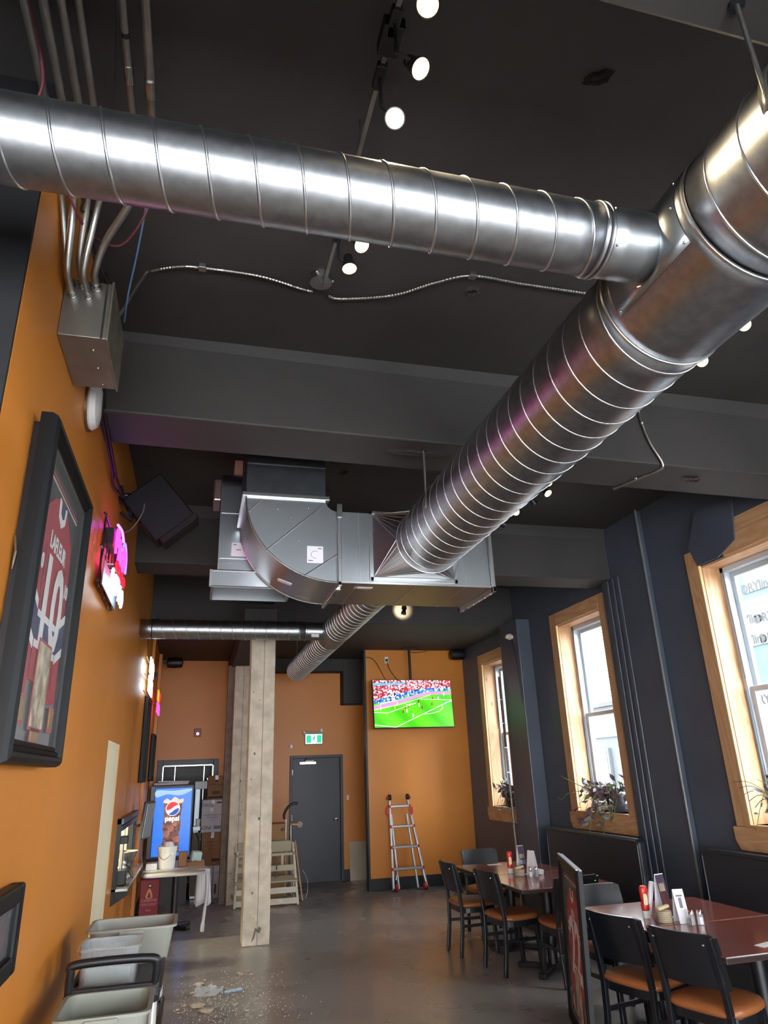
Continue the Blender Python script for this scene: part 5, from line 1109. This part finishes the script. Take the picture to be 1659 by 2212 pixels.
for s, x in ((-1, 3.165), (1, 3.47)):
    obj('hinge', B().cyl((x-.02, yt-.06, zt_), (x+.02, yt-.06, zt_), .045, 20), black_plastic, t, smooth=True)
    obj('hinge_knob', B().cyl((x+s*.025, yt-.06, zt_-.01), (x+s*.05, yt-.06, zt_-.01), .025, 16), red_plastic, t, smooth=True)
    obj('lock_tab', B().prism([(0,.05), (s*.05,.04), (s*.06,-.05), (s*.02,-.10), (0,-.03)], (x+s*.02, yt-.10, 1.17), (1,0,0), (0,0,1), (0,.03,0)), red_plastic, t, bevel=.005)
for x, s in ((3.16, 1), (3.68, -1)):
    wh = obj('wheel', B().cyl((x+s*.01, yf-.01, .055), (x+s*.045, yf-.01, .055), .052, 20), red_plastic, t, smooth=True)
    obj('foot', B().box((x-.03, yf-.05, 0), (x+.01, yf+.04, .05)), black_plastic, t, bevel=.008)
    obj('brace', B().tube(smoothpath([(x+s*.10, yf+.03, .30), (x+s*.06, yf+.02, .26), (x+s*.02, yf+.01, .16)], 5), .009, 8), alu, t, smooth=True)
# ================================================================== tables and chairs
def dining_chair():
    t = thing('dining_chair', (0,0,0), '', 'chair', 'black dining chairs with tan seats')
    for s in (-1, 1):
        b = B(); P_ = [(s*.195, -.225, 0), (s*.195, -.195, .25), (s*.195, -.19, .45), (s*.195, -.215, .62), (s*.195, -.265, .84)]
        for i in range(4): b.bar(P_[i], P_[i+1], .034, .034, (0,1,0))
        obj('leg', b, black_wood, t, bevel=.004)
        obj('leg', B().bar((s*.17, .18, 0), (s*.165, .155, .42), .036, .036, (0,1,0)), black_wood, t, bevel=.004)
        obj('stretcher', B().bar((s*.19, -.195, .27), (s*.168, .165, .27), .02, .028), black_wood, t, bevel=.003)
    obj('stretcher', B().bar((-.17, .165, .33), (.17, .165, .33), .02, .028), black_wood, t, bevel=.003)
    # seat apron and round padded seat
    shp = smooth_poly([(-.20,-.19), (0,-.215), (.20,-.19), (.235,-.03), (.205,.14), (.11,.225), (0,.24), (-.11,.225), (-.205,.14), (-.235,-.03)], 4)
    ap = [(a*.93, c*.93) for a, c in shp]
    obj('apron', B().prism(ap, (0,0,.385), (1,0,0), (0,1,0), (0,0,.05)), black_wood, t, bevel=.004)
    n = len(shp); b = B(); vs = []; prof = [(.93, .435), (1.0, .447), (1.0, .462), (.95, .478), (.80, .487), (.45, .492)]
    for f, z in prof: vs += [(a*f, c*f, z) for a, c in shp]
    fs = [(i*n+k, i*n+(k+1) % n, (i+1)*n+(k+1) % n, (i+1)*n+k) for i in range(len(prof)-1) for k in range(n)] + [tuple((len(prof)-1)*n+k for k in range(n))]
    obj('seat', b.add(vs, fs), tan_vinyl, t, smooth=True, angle=60)
    # curved back panel
    rows_f, rows_b = [], []; K = 12
    for z, yo in ((.575, -.205), (.66, -.222), (.76, -.244), (.85, -.268)):
        rf, rb = [], []
        for k in range(K+1):
            a = -1+2*k/K; x = .225*a; y = yo - .045*(1-a*a) + .02
            zz = z - (.012*max(0, abs(a)-.82)/.18 if z > .8 else 0)
            rf.append((x, y+.011, zz)); rb.append((x, y-.011, zz))
        rows_f.append(rf); rows_b.append(rb)
    m = K+1; vs = [p for r in rows_f for p in r] + [p for r in rows_b for p in r]; o = 4*m; fs = []
    for i in range(3):
        for k in range(K): fs += [(i*m+k+1, i*m+k, (i+1)*m+k, (i+1)*m+k+1), (o+i*m+k, o+i*m+k+1, o+(i+1)*m+k+1, o+(i+1)*m+k)]
        fs += [(i*m, o+i*m, o+(i+1)*m, (i+1)*m), (o+i*m+K, i*m+K, (i+1)*m+K, o+(i+1)*m+K)]
    for k in range(K): fs += [(k, k+1, o+k+1, o+k), (3*m+k+1, 3*m+k, o+3*m+k, o+3*m+k+1)]
    bk = obj('backrest', B().add(vs, fs), black_wood, t, smooth=True, angle=50)
    for s in (-1, 1): obj('bolt', B().ball((s*.165, -.287, .80), .008, 8, 6), steel, bk, smooth=True)
    return t
c0 = dining_chair()
q = -PI/2
c0.location = (2.93, 7.755, 0); c0.rotation_euler.z = q; c0['label'] = 'black dining chair with tan seat farthest left at the far tables'
for x, y, r, lb in ((3.03, 6.97, q+.10, 'black dining chair with tan seat beside the far tables, right of the leftmost chair'),
                    (3.33, 6.46, .06, 'black dining chair at the near end of the far tables, back towards the viewer'),
                    (3.40, 8.42, PI-.02, 'black dining chair at the far end of the far tables, facing the viewer'),
                    (2.955, 4.70, q+.30, 'black dining chair with tan seat right behind the framed jersey leaning on it'),
                    (3.045, 4.13, q+.33, 'black dining chair with tan seat nearest the camera at the right'),
                    (3.23, 5.44, PI+.06, 'black dining chair at the far end of the near tables, mostly behind other chairs')):
    dup(c0, (x, y, 0), r, lb)
def table(label, x0, x1, y0, y1):
    t = thing('dining_table', ((x0+x1)/2, (y0+y1)/2, 0), label, 'table', 'cherry brown dining tables')
    tp = obj('tabletop', B().box((x0, y0, .715), (x1, y1, .75)), table_wood, t, bevel=.004)
    obj('edge_band', B().box((x0-.004, y0-.004, .718), (x1+.004, y1+.004, .747)), mat('dark_edge_band', '#2c1f1e', .3), tp, bevel=.003)
    cx, cy = (x0+x1)/2, (y0+y1)/2
    obj('pedestal', B().cyl((cx, cy, .05), (cx, cy, .70), .045, 18), black_plastic, t, smooth=True)
    obj('top_plate', B().box((cx-.25, cy-.25, .70), (cx+.25, cy+.25, .715)), black_plastic, t)
    for k in range(4): a = PI/4+k*PI/2; obj('foot', B().bar((cx, cy, .04), (cx+.34*math.cos(a), cy+.34*math.sin(a), .025), .07, .045), black_plastic, t, bevel=.01)
table('farther cherry brown table of the pair by the ladder', 2.90, 3.82, 7.275, 8.18)
table('nearer cherry brown table of the far pair, salt shakers at its edge', 2.87, 3.78, 6.335, 7.262)
table('farther cherry brown table of the near pair behind the jersey frame', 2.92, 3.93, 4.615, 5.42)
table('cherry brown table nearest the camera at the right edge', 2.90, 3.95, 3.80, 4.60)
# upholstered booth benches under the windows
def booth(label, y0, y1):
    t = thing('booth_bench', (4.3, (y0+y1)/2, 0), label, 'bench', 'black booth benches')
    obj('plinth', B().box((4.05, y0+.02, 0), (4.44, y1-.02, .12)), blacktrim, t)
    obj('seat_base', B().box((4.0, y0+.01, .12), (4.44, y1-.01, .36)), black_vinyl, t, bevel=.01)
    obj('seat_cushion', B().box((3.97, y0, .36), (4.42, y1, .47)), black_vinyl, t, bevel=.035, seg=4)
    bk = obj('backrest', B().prism([(a, c) for a, c in rrect(y1-y0, .62, .05, 5, (y0+y1)/2, .74)], (4.35, 0, 0), (0,1,0), (0,0,1), (.09, 0, 0)), black_vinyl, t, bevel=.025, seg=4)
    obj('piping', B().tube([(4.35, a, c) for a, c in rrect(y1-y0-.05, .57, .04, 5, (y0+y1)/2, .74)], .008, 8, closed=True), black_vinyl, bk, smooth=True)
booth('black vinyl booth bench below the middle window', 6.72, 8.72)
booth('black vinyl booth bench below the nearest window at the right edge', 3.75, 5.80)
booth('black vinyl booth bench out at the right beside the camera', 1.0, 2.9)

# ---- condiments
def ketchup(label, x, y):
    t = thing('ketchup_bottle', (x, y, .75), label, 'bottle', 'ketchup bottles')
    obj('body', B().lathe([(.0001, .045), (.022, .045), (.029, .05), (.031, .075), (.026, .105), (.028, .13), (.031, .165), (.03, .19), (.02, .20), (.0001, .20)], (x, y, .75), 20, None, 1, .75), red_plastic, t, smooth=True)
    obj('cap', B().lathe([(.026, 0), (.028, .004), (.027, .045), (.0001, .047)], (x, y, .75), 20, None, 1, .8), white_plastic, t, smooth=True)
    obj('label_sticker', B().prism(smooth_poly([(-.015,.085), (.012,.085), (.016,.12), (.010,.15), (-.012,.15), (-.016,.12)], 3), (x-.006, y-.0245, .75), (1,0,0), (0,0,1), (0,-.002,0)), mat('cream_bottle_label', '#d9c59a', .5), t)
def plates(label, x, y, n):
    t = thing('coaster_stack', (x, y, .75), label, 'coasters', 'coaster stacks')
    for k in range(n): obj('coaster', B().cyl((x, y, .752+.011*k), (x, y, .761+.011*k), .052, 20), mat('beige_coaster', '#b3a489', .7), t, smooth=True)
    obj('napkin', B().obox((x, y, .77+.011*n), (.10, .03, .018), (0, -.12, .2)), mat('beige_napkin', '#c9b78f', .8), t, bevel=.005)
def menu(label, x, y, rz, h, w, colors, name='menu_card'):
    """folded tent card"""
    t = thing(name, (x, y, .75), label, 'menu card'); M = Matrix.Rotation(rz, 3, 'Z'); d = .045
    def q(a, b_, c): return Vector((x, y, .75)) + M @ Vector((a, b_, c))
    for s in (-1, 1):
        pn_ = obj('panel', B().add([q(-w/2, s*d, 0), q(w/2, s*d, 0), q(w/2, 0, h), q(-w/2, 0, h)], [(0,1,2,3)]), paper, t, solid=.0015)
    for (c0_, c1_, a0_, a1_, cm) in colors:
        f0, f1 = 1-c0_, 1-c1_
        obj('printed_area', B().add([q(a0_*w/2, -d*f0-.002, c0_*h), q(a1_*w/2, -d*f0-.002, c0_*h), q(a1_*w/2, -d*f1-.002, c1_*h), q(a0_*w/2, -d*f1-.002, c1_*h)], [(0,1,2,3)]), cm, t, solid=.0008)
def shaker(label, x, y, m):
    t = thing('shaker', (x, y, .75), label, 'shaker', 'salt and pepper shakers')
    obj('glass_jar', B().lathe([(.021, 0), (.023, .004), (.021, .055), (.017, .068)], (x, y, .75), 8), acrylic, t)
    obj('filling', B().lathe([(.017, .004), (.017, .042)], (x, y, .75), 8), m, t)
    obj('lid', B().lathe([(.0185, .066), (.0185, .078), (.012, .088), (.0001, .09)], (x, y, .75), 16), chrome, t, smooth=True)
purple = mat('purple_print', '#3a2440', .5); orangep = mat('orange_drink_print', '#b8471c', .5, var=(30, .5, '#d98a4a')); cream = mat('cream_print', '#d8c9a0', .5); pale = mat('pale_grey_card', '#c9ccd4', .5)
pepper, salt = mat('ground_pepper', '#4a3a32', .9), mat('table_salt', '#e9e9e9', .9)
ketchup('red ketchup bottle standing on its cap on the far tables', 3.215, 7.33)
plates('stack of beige coasters with napkin on the far tables', 3.22, 7.13, 5)
menu('narrow printed menu card behind the coasters on the far tables', 3.30, 7.24, .2, .26, .075, ((.02,.98,-.95,.95,purple), (.55,.7,-.7,.7,cream), (.35,.5,-.9,.9,pale), (.08,.3,-.4,.5,orangep)))
menu('plain pale tent card seen edge on at the far tables', 3.36, 7.12, -1.2, .22, .09, ())
shaker('salt shaker on the far tables, left one of the two', 3.275, 6.99, salt); shaker('pepper shaker on the far tables, right one of the two', 3.335, 6.985, pepper)
obj('sugar_packets', B().obox((3.43, 7.1, .775), (.07, .05, .05), (.1, .2, .5)), paper, label='white sugar packets behind the shakers on the far tables', cat='packets', bevel=.008)
obj('paper_slip', B().obox((3.33, 8.02, .7515), (.16, .07, .002), (0, 0, .05)), paper, label='white paper slip at the far end of the far tables', cat='paper')
ketchup('red ketchup bottle standing on its cap on the near tables', 3.14, 4.88)
plates('stack of beige coasters with napkin on the near tables', 3.17, 4.72, 6)
menu('tall printed menu card with an orange drink on the near tables', 3.27, 4.86, .25, .27, .085, ((.02,.98,-.98,.98,purple), (.82,.95,-.7,.7,mat('lilac_print', '#9a8498', .5)), (.6,.78,-.7,.6,cream), (.1,.6,-.35,.45,orangep)))
menu('pale white tent card with grey print on the near tables', 3.26, 4.655, -.15, .20, .075, ((.45,.75,-.3,.3,mat('grey_print', '#77737a', .7)), (.78,.83,-.6,.6,mat('grey_print', '#77737a', .7))))
shaker('pepper shaker on the near tables, left one of the two', 3.265, 4.555, pepper); shaker('salt shaker on the near tables, right one of the two', 3.32, 4.54, salt)
obj('cutlery_bundle', B().obox((3.22, 4.93, .86), (.035, .03, .22), (.15, .2, .3)), paper, label='white napkin bundle standing beside the ketchup on the near tables', cat='napkin', bevel=.01)
obj('paper_slip', B().obox((3.30, 3.95, .7515), (.13, .06, .002), (0, 0, .3)), paper, label='white paper slip on the table nearest the camera', cat='paper')

# ---- framed jersey standing on the floor against the chairs
A = Vector((2.84, 5.60, 0)); Bp = Vector((2.50, 4.70, 0)); u = (A-Bp).normalized(); nrm = Vector((-u.y, u.x, 0))
t = thing('framed_jersey', ((A+Bp)/2), 'framed red hockey jersey numbered 22 standing on the floor against the chairs', 'framed jersey')
lean = Vector((-nrm.x*.04, -nrm.y*.04, 1)).normalized()
wv = u.cross(lean)
if wv.dot(nrm) < 0: wv = -wv
# seen from the aisle the frame's left end is the far one
jersey_frame(t, A + nrm*.02, -u, lean, wv, (A-Bp).length, 1.105, 'RELL', '22', '22', dp=.048)
obj('back_panel', B().prism([(.03,.03), ((A-Bp).length-.03,.03), ((A-Bp).length-.03,1.075), (.03,1.075)], A + nrm*.02 - wv*.048, -u, lean, -wv*.004), black_plastic, t)
bar_m = mat('pale_frame_top_edge', '#9fa6b2', .35)
obj('top_cap', B().prism([(0,1.106), ((A-Bp).length,1.106), ((A-Bp).length,1.116), (0,1.116)], A + nrm*.02 - wv*.004, -u, lean, -wv*.018), bar_m, t, bevel=.002)
obj('top_cap', B().prism([(0,1.10), ((A-Bp).length,1.10), ((A-Bp).length,1.11), (0,1.11)], A + nrm*.02 - wv*.028, -u, lean, -wv*.018), bar_m, t, bevel=.002)

# ---- pole, insulator
t = thing('wall_pole', (4.40, 9.62, 0), 'thin grey metal pole standing against the dark pilaster', 'pole')
P0, P1 = Vector((4.42, 9.80, 0)), Vector((4.40, 9.83, 3.06))
for k in range(9):
    a, c = P0.lerp(P1, k/9), P0.lerp(P1, (k+1)/9-.003)
    obj('pole_section', B().cyl(a, c, .019, 14), mat('grey_pole', '#7e7770', .45, .4) if k < 6 else mat('brown_pole_top', '#5e3b33', .5), t, smooth=True)
t = thing('wire_insulator', (4.42, 9.45, 3.55), 'white ceramic insulator with a wire high on the dark pilaster', 'insulator')
obj('ceramic', B().lathe([(.012, -.055), (.03, -.05), (.032, -.02), (.045, -.015), (.045, .02), (.032, .025), (.03, .05), (.012, .06)], (4.40, 9.33, 3.565), 18, Matrix.Rotation(PI/2, 3, 'Y')), mat('glazed_ceramic', '#cfc6b4', .3), t, smooth=True)
obj('bolt', B().cyl((4.31, 9.33, 3.565), (4.46, 9.33, 3.565), .01, 10), zinc, t)
obj('wire', B().tube(smoothpath([(4.42, 9.31, 3.55), (4.435, 9.26, 3.3), (4.44, 9.22, 2.9), (4.44, 9.20, 2.6)], 6), .005, 6), cable_black, t)

# ---- potted trailing plants on the window stools
leaf_p = mat('purple_leaf', '#5a4450', .45, var=(30, .6, '#8c7a82')); leaf_g = mat('green_leaf', '#5f7d3c', .45); leaf_s = mat('silver_leaf', '#8d8f8a', .45, var=(40, .6, '#4c4550')); stem_m = mat('plant_stem', '#6f8440', .5)
def plant(label, x, y, z, seed, pale=False, spread=.42, drop=.34, n=170):
    rd = random.Random(seed)
    t = thing('potted_plant', (x, y, z), label, 'plant', 'trailing plants on the window sills')
    obj('pot', B().lathe([(.085, 0), (.115, .17), (.123, .17), (.123, .195), (.11, .195), (.1, .17)], (x, y, z), 20), mat('dark_pot', '#2c2d33', .5), t, smooth=True)
    obj('soil', B().cyl((x, y, z+.165), (x, y, z+.18), .098, 16), mat('potting_soil', '#2a2018', .95), t)
    tips = []
    for k in range(26):
        a = rd.uniform(0, 2*PI); r = rd.uniform(.08, spread)
        dx, dy = -abs(math.cos(a))*.6*r if rd.random() < .65 else math.cos(a)*r*.3, math.sin(a)*r
        e = Vector((x+dx-.05, y+dy, z+.16+(rd.uniform(.05, .24) if rd.random() < .55 else -rd.uniform(0, drop) - .02)))
        if e.x > XR-.06 and e.z < z+.06: e.x = XR-.07-rd.uniform(0, .05)
        mid = Vector((x+dx*.6-.02, y+dy*.6, z+.24+rd.uniform(0, .06)))
        P_ = smoothpath([(x, y, z+.15), mid, e], 5); tips.append(P_)
        obj('stem', B().tube(P_, .003, 5), stem_m, t)
    def leafb(b, c, s, d):
        d = d.normalized(); sd = d.cross(Vector((rd.uniform(-1,1), rd.uniform(-1,1), rd.uniform(.2,1)))).normalized(); nn = d.cross(sd)
        b.add([c, c+d*s*.35+sd*s*.22+nn*s*.06, c+d*s*.7+sd*s*.16, c+d*s, c+d*s*.7-sd*s*.16, c+d*s*.35-sd*s*.22+nn*s*.06, c+d*s*.45-nn*s*.05], [(0,1,6), (1,2,6), (2,3,6), (3,4,6), (4,5,6), (5,0,6)])
    for k in range(n):
        P_ = rd.choice(tips); i = rd.randrange(2, len(P_)); d = Vector((rd.uniform(-1,.4), rd.uniform(-1,1), rd.uniform(-.8,.7)))
        b = B(); leafb(b, P_[i], rd.uniform(.07, .125), d)
        m = (leaf_s if rd.random() < .65 else leaf_p) if pale else (leaf_p if rd.random() < .72 else (leaf_g if rd.random() < .5 else leaf_s))
        obj('leaf', b, m, t)
    return t
plant('trailing purple leaved plant spilling over the sill of the middle window', XR+.09, 7.66, 1.24, 3, False, .62, .36, 280)
pv = [o for o in bpy.data.objects if o.name == 'potted_plant'][0]
for (e, mid) in (((4.52, 8.42, 1.62), (4.6, 8.05, 1.50)), ((4.50, 8.50, 1.36), (4.56, 8.25, 1.46))):
    P_ = smoothpath([(XR+.05, 7.75, 1.42), mid, e], 6); obj('long_shoot', B().tube(P_, .005, 6), stem_m, pv)
    for k in range(4):
        c = Vector(P_[-1-2*k]); b = B(); d = Vector((-.4, .3-.2*k, .4-.2*k)).normalized(); s = .05; sd = d.cross(Vector((0,0,1))).normalized()
        b.add([c, c+d*s*.4+sd*s*.25, c+d*s, c+d*s*.4-sd*s*.25], [(0,1,2,3)]); obj('leaf', b, leaf_g, pv, solid=.001)
plant('trailing silvery plant in the farthest window beside the pole', XR+.06, 10.42, 1.2, 8, True, .34, .22, 130)
plant('trailing plant in the nearest window at the right edge', XR+.10, 4.95, 1.24, 5, False, .46, .2, 150)
pv = [o for o in bpy.data.objects if o.name.startswith('potted_plant')][-1]
for k in range(5):
    obj('grass_blade', B().tube(smoothpath([(XR+.06, 5.05, 1.38), (XR-.03, 5.2+.03*k, 1.45+.03*k), (XR-.05, 5.32+.05*k, 1.38+.05*k)], 5), .003, 5), leaf_g, pv)

# ================================================================== rubble on the floor
rub = mat('broken_plaster', '#b8a894', .85, bump=(60, .6)); film = mat('crumpled_clear_film', '#dfe6ea', .12, alpha=.35)
rd = random.Random(4)
def chunk(label, x, y, s, m=rub, flatn=.35):
    b = B(); b.lathe([(.0001, 0), (s*.8, .002), (s, s*flatn*.5), (s*.55, s*flatn), (.0001, s*flatn*.9)], (x, y, 0), 7)
    b.v = [(v[0]+rd.uniform(-.3,.3)*s, v[1]+rd.uniform(-.3,.3)*s, max(0, v[2]+rd.uniform(-.1,.25)*s*flatn)) for v in b.v]
    return obj('plaster_chunk', b, m, label=label, cat='rubble', group='plaster rubble on the floor')
chunk('largest flat piece of broken plaster on the floor beside the cart', .14, 6.95, .07); chunk('broken plaster piece next to the largest one', .20, 6.80, .06)
chunk('pinkish plaster piece farthest back in the rubble', .16, 7.62, .045); chunk('pale plaster piece at the right of the rubble', .42, 7.35, .03)
for k in range(22): chunk('small plaster crumb scattered on the concrete floor', rd.uniform(-.02, .75), rd.uniform(6.3, 7.9), rd.uniform(.010, .022), flatn=.6)
rows = []
for i in range(7): rows.append([(.12+.035*j+rd.uniform(-.01,.01), 7.2+.04*i+rd.uniform(-.01,.01), .004+abs(rd.gauss(0, .022))) for j in range(8)])
obj('plastic_film', B().grid(rows), film, smooth=False, label='crumpled clear plastic film lying in the rubble', cat='plastic film')
for k in range(3): obj('bottle_scrap', B().ball((.40+.05*k, 7.22+.02*k, .02), .02, 8, 6, 1.6, 1, .7), mat('pale_blue_plastic', '#9db4c6', .3), label='pale blue plastic scrap at the right of the rubble, %s' % ('left end', 'middle', 'right end')[k], cat='plastic scrap', smooth=True)
dust = B()
for k in range(900):
    x, y = rd.gauss(.33, .28), rd.gauss(7.0, .5); s = rd.uniform(.002, .007)
    if not (-.05 < x < 1.2 and 5.8 < y < 8.4): continue
    a = rd.uniform(0, 6.28); dust.add([(x+s*math.cos(a), y+s*math.sin(a), .001), (x+s*math.cos(a+2.1), y+s*math.sin(a+2.1), .001), (x+s*math.cos(a+4.2), y+s*math.sin(a+4.2), .001), (x, y, .003+s*.7)], [(0,1,3), (1,2,3), (2,0,3)])
obj('plaster_dust', dust, mat('white_plaster_dust', '#bdb6ac', .9), label='white plaster dust strewn over the floor beside the cart', cat='dust', kind='stuff')
